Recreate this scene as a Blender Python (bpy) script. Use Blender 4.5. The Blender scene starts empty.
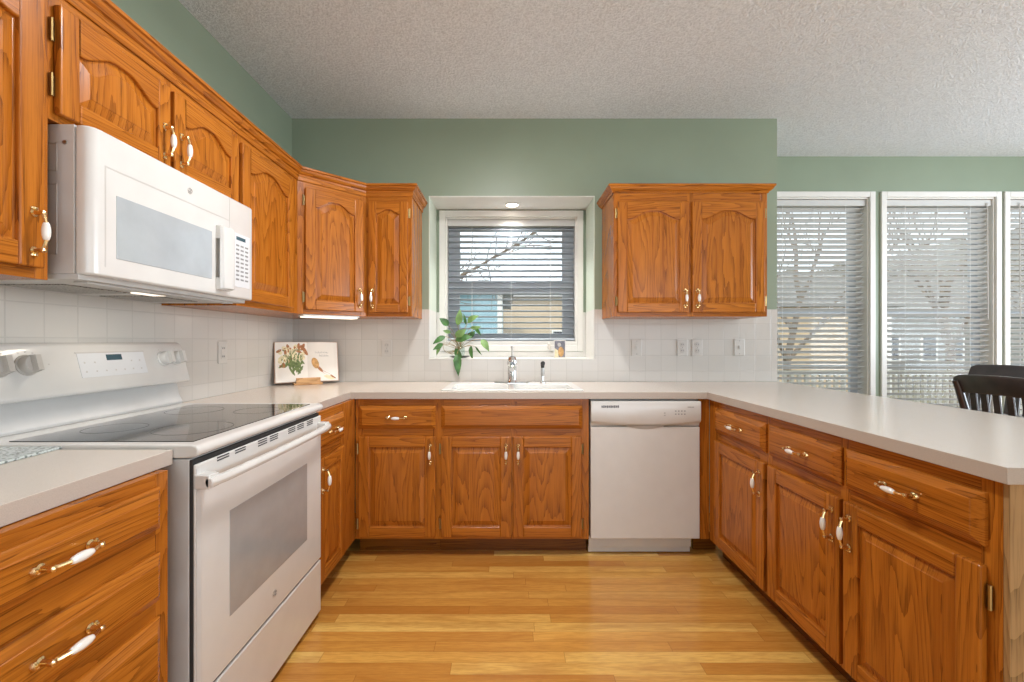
import bpy, bmesh, math, random
from mathutils import Vector, Matrix, Euler
PI = math.pi
R = math.radians
random.seed(7)
S = bpy.context.scene
C = S.collection

# ------------------------------------------------------------------ camera, world, lights, exposure
cam_d = bpy.data.cameras.new('camera'); cam = bpy.data.objects.new('camera', cam_d); C.objects.link(cam)
cam.location = (0, 0, 1.192); cam.rotation_euler = (R(90), 0, 0)
cam_d.sensor_width = 36; cam_d.lens = 434 / 1024 * 36
cam_d.shift_x = 6 / 1024; cam_d.shift_y = 0.5 / 1024
cam_d.clip_start = .02; cam_d.clip_end = 200
S.camera = cam

W = bpy.data.worlds.new('sky'); S.world = W; W.use_nodes = True
bg = W.node_tree.nodes['Background']; bg.inputs[0].default_value = (.88, .94, 1, 1); bg.inputs[1].default_value = 1.8

S.view_settings.view_transform = 'Standard'; S.view_settings.look = 'None'
S.view_settings.gamma = 1; S.view_settings.use_curve_mapping = False
S.view_settings.exposure = 0.14
S.cycles.use_denoising = True
S.cycles.max_bounces = 8; S.cycles.diffuse_bounces = 4; S.cycles.glossy_bounces = 4
S.cycles.transparent_max_bounces = 12
S.cycles.sample_clamp_indirect = 6
S.cycles.caustics_reflective = False; S.cycles.caustics_refractive = False


def light(name, kind, loc, rot, power, color=(1, 1, 1), size=(1, 1), shape='RECTANGLE', spread=None):
    d = bpy.data.lights.new(name, kind); d.energy = power; d.color = color
    if kind == 'AREA':
        d.shape = shape; d.size = size[0]
        if shape in ('RECTANGLE', 'ELLIPSE'):
            d.size_y = size[1]
        if spread: d.spread = spread
    o = bpy.data.objects.new(name, d); C.objects.link(o); o.location = loc; o.rotation_euler = rot
    return o


# added fill lamps, unseen: behind the camera and at the dining room's far side
light('rear_fill', 'AREA', (1.4, -3.05, 1.35), (R(90), 0, 0), 32, (.80, .90, 1), (4.2, 2.3))
light('dining_fill', 'AREA', (5.35, 1.2, 1.45), (R(90), 0, R(90)), 130, (.80, .90, 1), (2.6, 1.9))
# winter sun on the houses outside (from behind our house)
sun = light('sun', 'SUN', (0, -5, 10), (R(52), 0, R(-28)), 1.6, (1, .95, .86)); sun.data.angle = R(1)

# ------------------------------------------------------------------ node helpers
def srgb(r, g, b):
    f = lambda c: (c / 255 / 12.92) if c / 255 <= .04045 else ((c / 255 + .055) / 1.055) ** 2.4
    return (f(r), f(g), f(b), 1)


class NT:
    def __init__(s, name):
        s.m = bpy.data.materials.new(name); s.m.use_nodes = True
        s.t = s.m.node_tree; s.b = s.t.nodes['Principled BSDF']
        s.out = s.t.nodes['Material Output']

    def n(s, kind, **kw):
        nd = s.t.nodes.new(kind)
        for k, v in kw.items(): setattr(nd, k, v)
        return nd

    def l(s, a, b): s.t.links.new(a, b)

    def val(s, nd, i, v):
        if hasattr(v, 'is_linked') or hasattr(v, 'links'): s.l(v, nd.inputs[i])
        else: nd.inputs[i].default_value = v

    def math(s, op, a, b=None, clamp=False):
        nd = s.n('ShaderNodeMath', operation=op); nd.use_clamp = clamp
        s.val(nd, 0, a)
        if b is not None: s.val(nd, 1, b)
        return nd.outputs[0]

    def mix(s, f, a, b, mode='MIX'):
        nd = s.n('ShaderNodeMix', data_type='RGBA', blend_type=mode)
        s.val(nd, 0, f); s.val(nd, 6, a); s.val(nd, 7, b)
        return nd.outputs[2]

    def noise(s, vec, scale, detail=2, rough=.5, dist=0):
        nd = s.n('ShaderNodeTexNoise'); s.l(vec, nd.inputs['Vector'])
        nd.inputs['Scale'].default_value = scale; nd.inputs['Detail'].default_value = detail
        nd.inputs['Roughness'].default_value = rough; nd.inputs['Distortion'].default_value = dist
        return nd.outputs[0]

    def ramp(s, f, stops):
        nd = s.n('ShaderNodeValToRGB'); s.l(f, nd.inputs[0]); e = nd.color_ramp.elements
        while len(e) < len(stops): e.new(.5)
        for k, (p, c) in enumerate(stops):
            e[k].position = p; e[k].color = c if len(c) == 4 else (*c, 1)
        return nd.outputs[0]

    def coord(s, rnd=True, scale=(1, 1, 1), rot=(0, 0, 0)):
        tc = s.n('ShaderNodeTexCoord'); v = tc.outputs['Object']
        if rnd:
            oi = s.n('ShaderNodeObjectInfo')
            k = s.math('MULTIPLY', oi.outputs['Random'], 31.7)
            ad = s.n('ShaderNodeVectorMath', operation='ADD'); s.l(v, ad.inputs[0]); s.l(k, ad.inputs[1]); v = ad.outputs[0]
        mp = s.n('ShaderNodeMapping'); s.l(v, mp.inputs[0]); mp.inputs['Scale'].default_value = scale
        mp.inputs['Rotation'].default_value = rot
        return mp.outputs[0]

    def bump(s, h, strength, dist=.01):
        nd = s.n('ShaderNodeBump'); s.l(h, nd.inputs['Height'])
        nd.inputs['Strength'].default_value = strength; nd.inputs['Distance'].default_value = dist
        s.l(nd.outputs[0], s.b.inputs['Normal'])


def plain(name, col, rough=.5, metal=0, coat=0, var=.06, vscale=12, spec=.5, bump=0, bscale=200):
    t = NT(name); b = t.b
    v = t.coord()
    f = t.noise(v, vscale, 3)
    d = tuple(c * (1 - var) for c in col[:3]) + (1,); u = tuple(min(1, c * (1 + var)) for c in col[:3]) + (1,)
    t.l(t.ramp(f, [(.3, d), (.7, u)]), b.inputs['Base Color'])
    b.inputs['Roughness'].default_value = rough; b.inputs['Metallic'].default_value = metal
    b.inputs['Coat Weight'].default_value = coat; b.inputs['Coat Roughness'].default_value = .08
    b.inputs['Specular IOR Level'].default_value = spec
    if bump: t.bump(t.noise(v, bscale, 2), bump, .002)
    return t.m


def oak(name, axis, tone=1.0, dark=(.16, .036, .003), mid=(.380, .110, .010), lite=(.52, .174, .018), rough=.27):
    t = NT(name); b = t.b
    sc = [1, .25, 1]; sc['xyz'.index(axis)] = .11 if axis == 'z' else .06
    v = t.coord(True, tuple(sc))
    big = t.noise(v, 4.4 if axis == 'z' else 7.0, 2, .42, .25)                      # growth field: its contour lines make cathedral grain
    fine = t.noise(v, 60, 2, .5)
    ring = t.math('FRACT', t.math('ADD', t.math('MULTIPLY', big, 30.0), t.math('MULTIPLY', fine, .9)))
    line = t.math('POWER', ring, 2.6)                        # early wood fades into a thin dark late-wood line
    sc2 = [1, .4, 1]; sc2['xyz'.index(axis)] = .020
    v2 = t.coord(True, tuple(sc2))
    pore = t.noise(v2, 420, 2, .6)
    streak = t.noise(v2, 28, 3, .6)
    pm = t.ramp(pore, [(.40, (1, 1, 1)), (.52, (0, 0, 0))])
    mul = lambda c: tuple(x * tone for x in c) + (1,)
    base = t.ramp(streak, [(.25, mul(mid)), (.72, mul(lite))])
    col = t.mix(t.math('MULTIPLY', line, .50), base, mul(dark))
    pf = t.math('MULTIPLY', pm, t.math('ADD', t.math('MULTIPLY', line, .50), .16))
    col = t.mix(pf, col, mul(tuple(x * .5 for x in dark)))
    t.l(col, b.inputs['Base Color'])
    b.inputs['Roughness'].default_value = rough
    b.inputs['Coat Weight'].default_value = .10; b.inputs['Coat Roughness'].default_value = .14; b.inputs['Specular IOR Level'].default_value = .3
    t.bump(t.math('SUBTRACT', 1.0, pf), .08, .001)
    return t.m


def emit(name, col, k):
    t = NT(name); t.b.inputs['Base Color'].default_value = (*col, 1)
    t.b.inputs['Emission Color'].default_value = (*col, 1); t.b.inputs['Emission Strength'].default_value = k
    return t.m


def thin_glass(name, tint=(.97, .99, .99)):
    t = NT(name); t.t.nodes.remove(t.b)
    tr = t.n('ShaderNodeBsdfTransparent'); tr.inputs[0].default_value = (*tint, 1)
    gl = t.n('ShaderNodeBsdfGlossy'); gl.inputs['Roughness'].default_value = .02
    lw = t.n('ShaderNodeLayerWeight'); lw.inputs[0].default_value = .5
    fr = t.math('ADD', t.math('MULTIPLY', t.math('POWER', lw.outputs['Facing'], 4.5), .7), .025)
    mx = t.n('ShaderNodeMixShader'); t.l(fr, mx.inputs[0]); t.l(tr.outputs[0], mx.inputs[1]); t.l(gl.outputs[0], mx.inputs[2])
    t.l(mx.outputs[0], t.out.inputs[0]); return t.m


def floor_mat():
    t = NT('oak_strip_floor'); b = t.b
    tc = t.n('ShaderNodeTexCoord'); sp = t.n('ShaderNodeSeparateXYZ'); t.l(tc.outputs['Object'], sp.inputs[0])
    x, y = sp.outputs[0], sp.outputs[1]
    ry = t.math('DIVIDE', y, .0575); row = t.math('FLOOR', ry); fy = t.math('FRACT', ry)
    wn = t.n('ShaderNodeTexWhiteNoise', noise_dimensions='1D'); t.l(row, wn.inputs['W'])
    px = t.math('ADD', t.math('DIVIDE', x, .92), t.math('MULTIPLY', wn.outputs[0], 9.0))
    pl = t.math('FLOOR', px); fx = t.math('FRACT', px)
    cb = t.n('ShaderNodeCombineXYZ'); t.l(pl, cb.inputs[0]); t.l(row, cb.inputs[1])
    w2 = t.n('ShaderNodeTexWhiteNoise', noise_dimensions='3D'); t.l(cb.outputs[0], w2.inputs['Vector'])
    r = w2.outputs[0]
    cb2 = t.n('ShaderNodeCombineXYZ')
    t.l(t.math('ADD', t.math('MULTIPLY', x, .10), t.math('MULTIPLY', r, 60)), cb2.inputs[0]); t.l(y, cb2.inputs[1]); t.l(t.math('MULTIPLY', r, 23), cb2.inputs[2])
    big = t.noise(cb2.outputs[0], 8, 2, .5, .3)
    ring = t.math('POWER', t.math('PINGPONG', t.math('MULTIPLY', big, 9), 1), 1.6)
    fine = t.noise(cb2.outputs[0], 160, 3, .6)
    plank = t.ramp(r, [(0, srgb(190, 126, 54)), (.25, srgb(207, 148, 68)), (.7, srgb(218, 162, 78)), (.88, srgb(228, 178, 92)), (1, srgb(236, 194, 108))])
    c = t.mix(t.math('MULTIPLY', ring, .46), plank, srgb(172, 108, 42))
    c = t.mix(t.math('MULTIPLY', t.ramp(fine, [(.35, (1, 1, 1)), (.6, (0, 0, 0))]), .34), c, srgb(160, 98, 40))
    gy = t.math('LESS_THAN', t.math('MINIMUM', fy, t.math('SUBTRACT', 1, fy)), .014)
    gx = t.math('LESS_THAN', t.math('MINIMUM', fx, t.math('SUBTRACT', 1, fx)), .0012)
    g = t.math('MAXIMUM', gy, gx)
    c = t.mix(t.math('MULTIPLY', g, .45), c, srgb(120, 68, 28))
    t.l(c, b.inputs['Base Color'])
    b.inputs['Roughness'].default_value = .24; b.inputs['Coat Weight'].default_value = .25; b.inputs['Coat Roughness'].default_value = .1
    t.bump(t.math('SUBTRACT', 1.0, g), .15, .001)
    return t.m


def tile_mat(name, plane, off=(0, 0)):
    """square glazed wall tile; plane 'xz' or 'yz'"""
    t = NT(name); b = t.b
    tc = t.n('ShaderNodeTexCoord'); sp = t.n('ShaderNodeSeparateXYZ'); t.l(tc.outputs['Object'], sp.inputs[0])
    a = sp.outputs['xyz'.index(plane[0])]; z = sp.outputs[2]
    s = .1095
    ua = t.math('DIVIDE', t.math('ADD', a, 10 * s + off[0]), s); uz = t.math('DIVIDE', t.math('ADD', z, off[1]), s)
    fa, fz = t.math('FRACT', ua), t.math('FRACT', uz)
    da = t.math('MINIMUM', fa, t.math('SUBTRACT', 1, fa)); dz = t.math('MINIMUM', fz, t.math('SUBTRACT', 1, fz))
    d = t.math('MINIMUM', da, dz)
    g = t.ramp(d, [(.010, (1, 1, 1)), (.022, (0, 0, 0))])
    cb = t.n('ShaderNodeCombineXYZ'); t.l(t.math('FLOOR', ua), cb.inputs[0]); t.l(t.math('FLOOR', uz), cb.inputs[1])
    wn = t.n('ShaderNodeTexWhiteNoise', noise_dimensions='3D'); t.l(cb.outputs[0], wn.inputs['Vector'])
    base = t.mix(wn.outputs[0], (.575, .55, .51, 1), (.605, .58, .54, 1))
    t.l(t.mix(t.math('MULTIPLY', g, .38), base, (.42, .405, .38, 1)), b.inputs['Base Color'])
    b.inputs['Roughness'].default_value = .22
    t.bump(t.ramp(d, [(.008, (0, 0, 0)), (.03, (1, 1, 1))]), .25, .002)
    return t.m


def ceiling_mat():
    t = NT('popcorn_ceiling'); b = t.b
    v = t.coord(False)
    f = t.noise(v, 95, 3, .65)
    t.l(t.ramp(f, [(.32, (.64, .67, .695)), (.62, (.84, .875, .905))]), b.inputs['Base Color'])
    b.inputs['Roughness'].default_value = .95; b.inputs['Specular IOR Level'].default_value = .1
    t.bump(f, .9, .012)
    return t.m


def speckle(name, c1, c2, scale, rough=.2):
    t = NT(name); v = t.coord()
    vo = t.n('ShaderNodeTexVoronoi'); t.l(v, vo.inputs['Vector']); vo.inputs['Scale'].default_value = scale
    t.l(t.ramp(vo.outputs['Distance'], [(.25, c1), (.5, c2)]), t.b.inputs['Base Color'])
    t.b.inputs['Roughness'].default_value = rough
    return t.m


def siding(name, col, pitch=.13):
    t = NT(name); tc = t.n('ShaderNodeTexCoord'); sp = t.n('ShaderNodeSeparateXYZ'); t.l(tc.outputs['Object'], sp.inputs[0])
    f = t.math('FRACT', t.math('DIVIDE', sp.outputs[2], pitch))
    d = tuple(c * .6 for c in col[:3]) + (1,)
    t.l(t.mix(t.math('LESS_THAN', f, .1), col, d), t.b.inputs['Base Color']); t.b.inputs['Roughness'].default_value = .7
    return t.m


M = dict(
    oak_v=oak('oak_upright_grain', 'z'), oak_h=oak('oak_level_grain', 'x'),
    oak_end_lit=oak('daylit_oak_end', 'z', 1.0, (.20, .105, .035), (.36, .20, .075), (.45, .27, .12), .5),  # end panel oak made paler, daylight on it put into the colour
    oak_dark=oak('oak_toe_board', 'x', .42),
    floor=floor_mat(), ceiling=ceiling_mat(),
    green=plain('sage_green_paint', (.256, .312, .226, 1), .40, var=.03, vscale=3),
    jamb_lit=plain('lit_niche_green', (.68, .76, .65, 1), .5, var=.02),  # jamb green lightened, window and lamp light put into the colour
    white=plain('white_trim_paint', (.755, .74, .70, 1), .4, var=.02),
    counter=speckle('cream_laminate', (.60, .535, .46, 1), (.70, .63, .555, 1), 900, .2),
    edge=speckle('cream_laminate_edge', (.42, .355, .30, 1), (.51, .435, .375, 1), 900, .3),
    enamel=plain('white_enamel', (.68, .665, .635, 1), .22, var=.02, coat=.3),
    enamel_side=plain('white_appliance_steel', (.60, .595, .58, 1), .4, var=.03),
    plastic=plain('white_plastic', (.58, .56, .525, 1), .35, var=.02),
    greyplastic=plain('grey_plastic', (.52, .50, .47, 1), .4, var=.04),
    knob=plain('almond_grey_knob', (.50, .47, .43, 1), .35, var=.04),
    gap=plain('dark_gap', (.03, .03, .03, 1), .6),
    blackglass=plain('black_ceramic_glass', (.022, .020, .018, 1), .06, var=.2, coat=.6),
    ovenglass=plain('grey_oven_glass', (.36, .355, .345, 1), .12, var=.05, coat=.5),
    mwglass=plain('microwave_screen_glass', (.42, .45, .47, 1), .08, var=.06, coat=.8),
    display=plain('dark_display', (.03, .07, .09, 1), .15),
    panelink=plain('pale_control_panel', (.72, .73, .74, 1), .25, var=.02),
    ringink=plain('faint_burner_print', (.05, .048, .045, 1), .12),
    print=plain('mid_grey_print', (.26, .255, .25, 1), .5),
    ink=plain('grey_ink', (.16, .16, .17, 1), .5),
    brass=plain('polished_brass', (.82, .60, .30, 1), .2, 1, var=.08),
    oldbrass=plain('antique_brass', (.42, .30, .12, 1), .35, 1, var=.15),
    ceramic=plain('white_porcelain', (.86, .82, .76, 1), .12, coat=.5, var=.02),
    sinkwhite=plain('white_sink_enamel', (.85, .84, .81, 1), .2, coat=.3, var=.01),
    chrome=plain('chrome', (.72, .73, .74, 1), .1, 1, var=.03),
    steel=plain('brushed_steel', (.45, .45, .44, 1), .3, 1, var=.1),
    filter=speckle('grease_filter_mesh', (.10, .09, .08, 1), (.35, .33, .30, 1), 160, .4),
    lamp=emit('lamp_lens', (1, .93, .80), 9), lampwarm=emit('warm_lamp_lens', (1, .90, .76), 1.1),
    glass=thin_glass('window_glass'), vase=thin_glass('clear_vase_glass', (.93, .97, .96)),
    slat_backlit=plain('backlit_blind_slat', (.42, .47, .52, 1), .45, var=.03), slat=plain('white_blind_slat', (.58, .58, .56, 1), .45, var=.03),  # white sink blind: the grey of its backlighting is put into the colour
    vinyl=plain('grey_vinyl_sash', (.45, .475, .50, 1), .4, var=.02),
    leaf=plain('plant_leaf', (.060, .165, .040, 1), .4, var=.45, vscale=25),
    leaf2=plain('pale_plant_leaf', (.19, .33, .10, 1), .4, var=.3, vscale=25),
    stem=plain('plant_stem', (.36, .24, .10, 1), .6, var=.2),
    water=plain('dark_saucer_glaze', (.06, .05, .04, 1), .25),
    paper=plain('book_paper', (.84, .80, .74, 1), .7, var=.02),
    cover=plain('book_cover', (.55, .36, .26, 1), .6, var=.08),
    standwood=oak('stand_wood', 'x', 1.1, (.30, .14, .05), (.50, .27, .11), (.62, .38, .18), .45),
    rust=plain('printed_rust', (.40, .17, .07, 1), .7, var=.25, vscale=60),
    ochre=plain('printed_ochre', (.62, .36, .14, 1), .7, var=.25, vscale=60),
    sage=plain('printed_green', (.16, .22, .08, 1), .7, var=.35, vscale=60),
    cream=plain('printed_cream', (.78, .70, .46, 1), .7, var=.15, vscale=60),
    dusk=plain('printed_dusk', (.20, .20, .24, 1), .5, var=.3, vscale=60),
    pale=plain('printed_pale_grey', (.50, .49, .48, 1), .7),
    tray=speckle('frosted_glass_board', (.18, .21, .20, 1), (.55, .60, .58, 1), 110, .15),
    chair=plain('espresso_wood', (.045, .032, .030, 1), .28, var=.3, coat=.4),
    cord=plain('white_cord', (.7, .7, .69, 1), .6),
    bark=plain('bare_bark', (.20, .155, .115, 1), .9, var=.3, vscale=8),
    woods=speckle('winter_woods', (.10, .088, .066, 1), (.21, .19, .15, 1), 1.6, .95),
    deck=plain('grey_deck_paint', (.36, .35, .34, 1), .7, var=.1),
    railwhite=plain('tan_railing_paint', (.62, .56, .46, 1), .6, var=.05),
    lawn=speckle('winter_lawn', (.16, .15, .08, 1), (.26, .23, .13, 1), 6, .95),
    bluesiding=siding('blue_siding', (.28, .46, .54, 1)), tansiding=siding('tan_siding', (.58, .44, .29, 1)),
    greysiding=siding('grey_siding', (.25, .25, .235, 1)),
    shingle=speckle('roof_shingle', (.17, .155, .135, 1), (.25, .235, .21, 1), 9, .9),
    darkpane=plain('dark_house_window', (.012, .012, .014, 1), .5, spec=.1),
    tile_back=tile_mat('white_tile_back', 'xz', (.02, .0)), tile_left=tile_mat('white_tile_side', 'yz', (.03, .0)),
)

# ------------------------------------------------------------------ geometry helpers
class MB:
    def __init__(s): s.b = bmesh.new()

    def box(s, x0, x1, y0, y1, z0, z1, m=0):
        v = [s.b.verts.new(p) for p in ((x0, y0, z0), (x1, y0, z0), (x1, y1, z0), (x0, y1, z0), (x0, y0, z1), (x1, y0, z1), (x1, y1, z1), (x0, y1, z1))]
        for q in ((3, 2, 1, 0), (4, 5, 6, 7), (0, 1, 5, 4), (1, 2, 6, 5), (2, 3, 7, 6), (3, 0, 4, 7)):
            s.b.faces.new([v[k] for k in q]).material_index = m
        return v

    def loops(s, rings, m=0, cap0=True, cap1=True, closed=False):
        """skin equal-length closed rings of points"""
        V = [[s.b.verts.new(p) for p in r] for r in rings]
        n = len(V[0]); k = len(V)
        for i in range(k if closed else k - 1):
            a, c = V[i], V[(i + 1) % k]
            for j in range(n):
                f = s.b.faces.new((a[j], a[(j + 1) % n], c[(j + 1) % n], c[j])); f.material_index = m
        if not closed:
            if cap0: s.b.faces.new(V[0][::-1]).material_index = m
            if cap1: s.b.faces.new(V[-1]).material_index = m
        return V

    def prism(s, pts, d, m=0):
        """closed 3-D polygon pts extruded by vector d"""
        d = Vector(d)
        s.loops([[Vector(p) for p in pts], [Vector(p) + d for p in pts]], m)

    def tube(s, pts, rad, seg=8, m=0, cap=True):
        pts = [Vector(p) for p in pts]
        if not hasattr(rad, '__len__'): rad = [rad] * len(pts)
        rings = []; up = None
        for i, p in enumerate(pts):
            d = (pts[min(i + 1, len(pts) - 1)] - pts[max(i - 1, 0)])
            if d.length < 1e-9: d = Vector((0, 0, 1))
            d.normalize()
            if up is None:
                up = Vector((0, 0, 1)) if abs(d.z) < .9 else Vector((1, 0, 0))
            a = d.cross(up)
            if a.length < 1e-4: a = d.cross(Vector((.3, 1, .2)))
            a.normalize(); c = d.cross(a).normalized(); 
            rings.append([p + (a * math.cos(2 * PI * k / seg) + c * math.sin(2 * PI * k / seg)) * rad[i] for k in range(seg)])
        s.loops(rings, m, cap, cap)

    def lathe(s, prof, org=(0, 0, 0), axis=(0, 0, 1), seg=20, m=0, sx=1.0, cap=True):
        """profile [(r, t)] turned about axis"""
        q = Vector((0, 0, 1)).rotation_difference(Vector(axis)); o = Vector(org)
        rings = [[o + q @ Vector((max(r, 1e-5) * math.cos(2 * PI * k / seg) * sx, max(r, 1e-5) * math.sin(2 * PI * k / seg), t)) for k in range(seg)] for r, t in prof]
        s.loops(rings, m, cap, cap)

    def grid(s, xs, ys, z0, z1, inside, m=0, medge=None):
        """plan slab made of the cells for which inside(cx, cy) is true; shared vertices, clean sides"""
        cv = {}
        def V(i, j, t):
            if (i, j, t) not in cv: cv[(i, j, t)] = s.b.verts.new((xs[i], ys[j], z1 if t else z0))
            return cv[(i, j, t)]
        nx, ny = len(xs) - 1, len(ys) - 1
        ins = lambda i, j: 0 <= i < nx and 0 <= j < ny and inside((xs[i] + xs[i + 1]) / 2, (ys[j] + ys[j + 1]) / 2)
        me = m if medge is None else medge
        for i in range(nx):
            for j in range(ny):
                if not ins(i, j): continue
                s.b.faces.new((V(i, j, 1), V(i + 1, j, 1), V(i + 1, j + 1, 1), V(i, j + 1, 1))).material_index = m
                s.b.faces.new((V(i, j + 1, 0), V(i + 1, j + 1, 0), V(i + 1, j, 0), V(i, j, 0))).material_index = m
                for di, dj, a, c in ((0, -1, (i, j), (i + 1, j)), (1, 0, (i + 1, j), (i + 1, j + 1)), (0, 1, (i + 1, j + 1), (i, j + 1)), (-1, 0, (i, j + 1), (i, j))):
                    if not ins(i + di, j + dj):
                        s.b.faces.new((V(*a, 0), V(*c, 0), V(*c, 1), V(*a, 1))).material_index = me

    def build(s, name, mats, parent=None, bevel=0, seg=2, smooth=False, loc=None, rot=None, inv=None, normals=True):
        if inv is not None: bmesh.ops.transform(s.b, matrix=inv, verts=s.b.verts)
        if normals: bmesh.ops.recalc_face_normals(s.b, faces=s.b.faces)
        me = bpy.data.meshes.new(name); s.b.to_mesh(me); s.b.free()
        for m in (mats if isinstance(mats, (list, tuple)) else [mats]): me.materials.append(m)
        o = bpy.data.objects.new(name, me); C.objects.link(o)
        if parent: o.parent = parent
        if loc is not None: o.location = loc
        if rot is not None: o.rotation_euler = rot
        if smooth:
            for p in me.polygons: p.use_smooth = True
            try: me.set_sharp_from_angle(angle=R(38))
            except Exception: pass
        if bevel:
            b = o.modifiers.new('bevel', 'BEVEL'); b.width = bevel; b.segments = seg; b.limit_method = 'ANGLE'; b.angle_limit = R(35)
            b.harden_normals = False
        return o


def tag(o, label, cat, group=None):
    o['label'] = label; o['category'] = cat
    if group: o['group'] = group
    return o


def thing(name, label, cat, loc=(0, 0, 0), rz=0, group=None):
    o = bpy.data.objects.new(name, None); C.objects.link(o); o.empty_display_size = .1
    o.location = loc; o.rotation_euler = (0, 0, rz)
    return tag(o, label, cat, group)


def world_of(o): return Matrix.Translation(o.location) @ o.rotation_euler.to_matrix().to_4x4()


def struct(o): o['kind'] = 'structure'; return o


# ------------------------------------------------------------------ the room
LW, BW, DW, CE = -1.489, 3.02, 3.638, 2.743            # left wall, sink wall, dining wall, ceiling
RE = 1.886                                             # free end of the sink wall
NX0, NX1, NZ0, NZ1, NY = -.537, .617, 1.067, 2.2045, 3.32   # window niche
FX, RX, RY = 5.5, 5.6, -3.2

b = MB(); b.box(LW - .1, RX, RY - .1, 3.85, -.06, 0); struct(b.build('floor', M['floor']))
b = MB(); b.box(LW - .1, RX, RY - .1, 3.85, CE, CE + .1); struct(b.build('ceiling', M['ceiling']))
b = MB(); b.box(LW - .12, LW, RY - .1, 3.85, 0, CE); struct(b.build('wall_left', M['green']))
b = MB()                                               # thick sink wall around the niche
b.box(LW, NX0, BW, 3.45, 0, CE); b.box(NX1, RE, BW, 3.45, 0, CE)
b.box(NX0, NX1, BW, 3.45, 0, NZ0); b.box(NX0, NX1, BW, 3.45, NZ1, CE)
WX0, WX1, WZ0, WZ1 = -.470, .550, 1.135, 2.142           # window opening in the niche's back
b.box(NX0, WX0, NY, 3.45, NZ0, NZ1); b.box(WX1, NX1, NY, 3.45, NZ0, NZ1)
b.box(WX0, WX1, NY, 3.45, NZ0, WZ0); b.box(WX0, WX1, NY, 3.45, WZ1, NZ1)
b.box(RE - .14, RE, 3.45, DW, 0, CE)
struct(b.build('wall_back', M['green']))
# dining wall with three tall windows
dwin = [(2.15, 3.04), (3.18, 4.095), (4.21, 5.13)]
DZ0, DZ1 = .50, 2.40
b = MB(); xs = [RE - .14] + [v for w in dwin for v in w] + [RX]
for i in range(0, len(xs), 2): b.box(xs[i], xs[i + 1], DW, DW + .16, 0, CE)
for x0, x1 in dwin: b.box(x0, x1, DW, DW + .16, 0, DZ0); b.box(x0, x1, DW, DW + .16, DZ1, CE)
struct(b.build('wall_dining', M['green']))
b = MB(); b.box(FX, RX, RY, DW, 0, .4); b.box(FX, RX, RY, DW, 2.45, CE); b.box(FX, RX, RY, -.2, .4, 2.45); b.box(FX, RX, 2.6, DW, .4, 2.45)
struct(b.build('wall_right', M['green']))
b = MB(); b.box(LW, -.75, RY - .1, RY, 0, CE); b.box(3.55, FX, RY - .1, RY, 0, CE); b.box(-.75, 3.55, RY - .1, RY, 2.55, CE)
struct(b.build('wall_rear', M['green']))
b = MB(); b.box(RE, 5.5, DW - .015, DW, 0, .10); struct(b.build('baseboard_dining', M['white'], bevel=.004))

# niche lining: white head, green jambs above coloured as lit, tile below, tiled sill
TT = 1.415
b = MB(); b.box(NX0, NX1, BW - .002, NY, NZ1 - .006, NZ1 - .0005); struct(b.build('trim_1', M['white']))
b = MB(); b.box(NX0 + .0005, NX0 + .006, BW - .002, NY, TT, NZ1 - .006); b.box(NX1 - .006, NX1 - .0005, BW - .002, NY, TT, NZ1 - .006); struct(b.build('trim_2', M['jamb_lit']))
b = MB()
b.box(NX0 + .0005, NX0 + .007, BW - .006, NY - .001, NZ0 + .007, TT); b.box(NX1 - .007, NX1 - .0005, BW - .006, NY - .001, NZ0 + .007, TT)
b.box(NX0 + .0005, NX1 - .0005, BW - .010, NY - .001, NZ0 + .0005, NZ0 + .007)
struct(b.build('trim_3', M['white'], bevel=.002))
b = MB(); b.box(NX0 + .008, WX0 - .04, NY - .006, NY - .0005, NZ0 + .008, TT); b.box(WX1 + .04, NX1 - .008, NY - .006, NY - .0005, NZ0 + .008, TT)
b.box(WX0 - .04, WX1 + .04, NY - .006, NY - .0005, NZ0 + .008, WZ0 - .02); struct(b.build('trim_4', M['white']))
# backsplash tile on the two walls
b = MB(); b.box(LW + .0005, LW + .007, .52, BW - .007, .9145, TT); struct(b.build('wall_tile_left', M['tile_left']))
b = MB()
b.box(LW + .0005, NX0, BW - .007, BW - .0005, .9145, TT); b.box(NX1, RE - .002, BW - .007, BW - .0005, .9145, TT); b.box(NX0, NX1, BW - .007, BW - .0005, .9145, NZ0)
struct(b.build('wall_tile_back', M['tile_back']))


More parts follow.
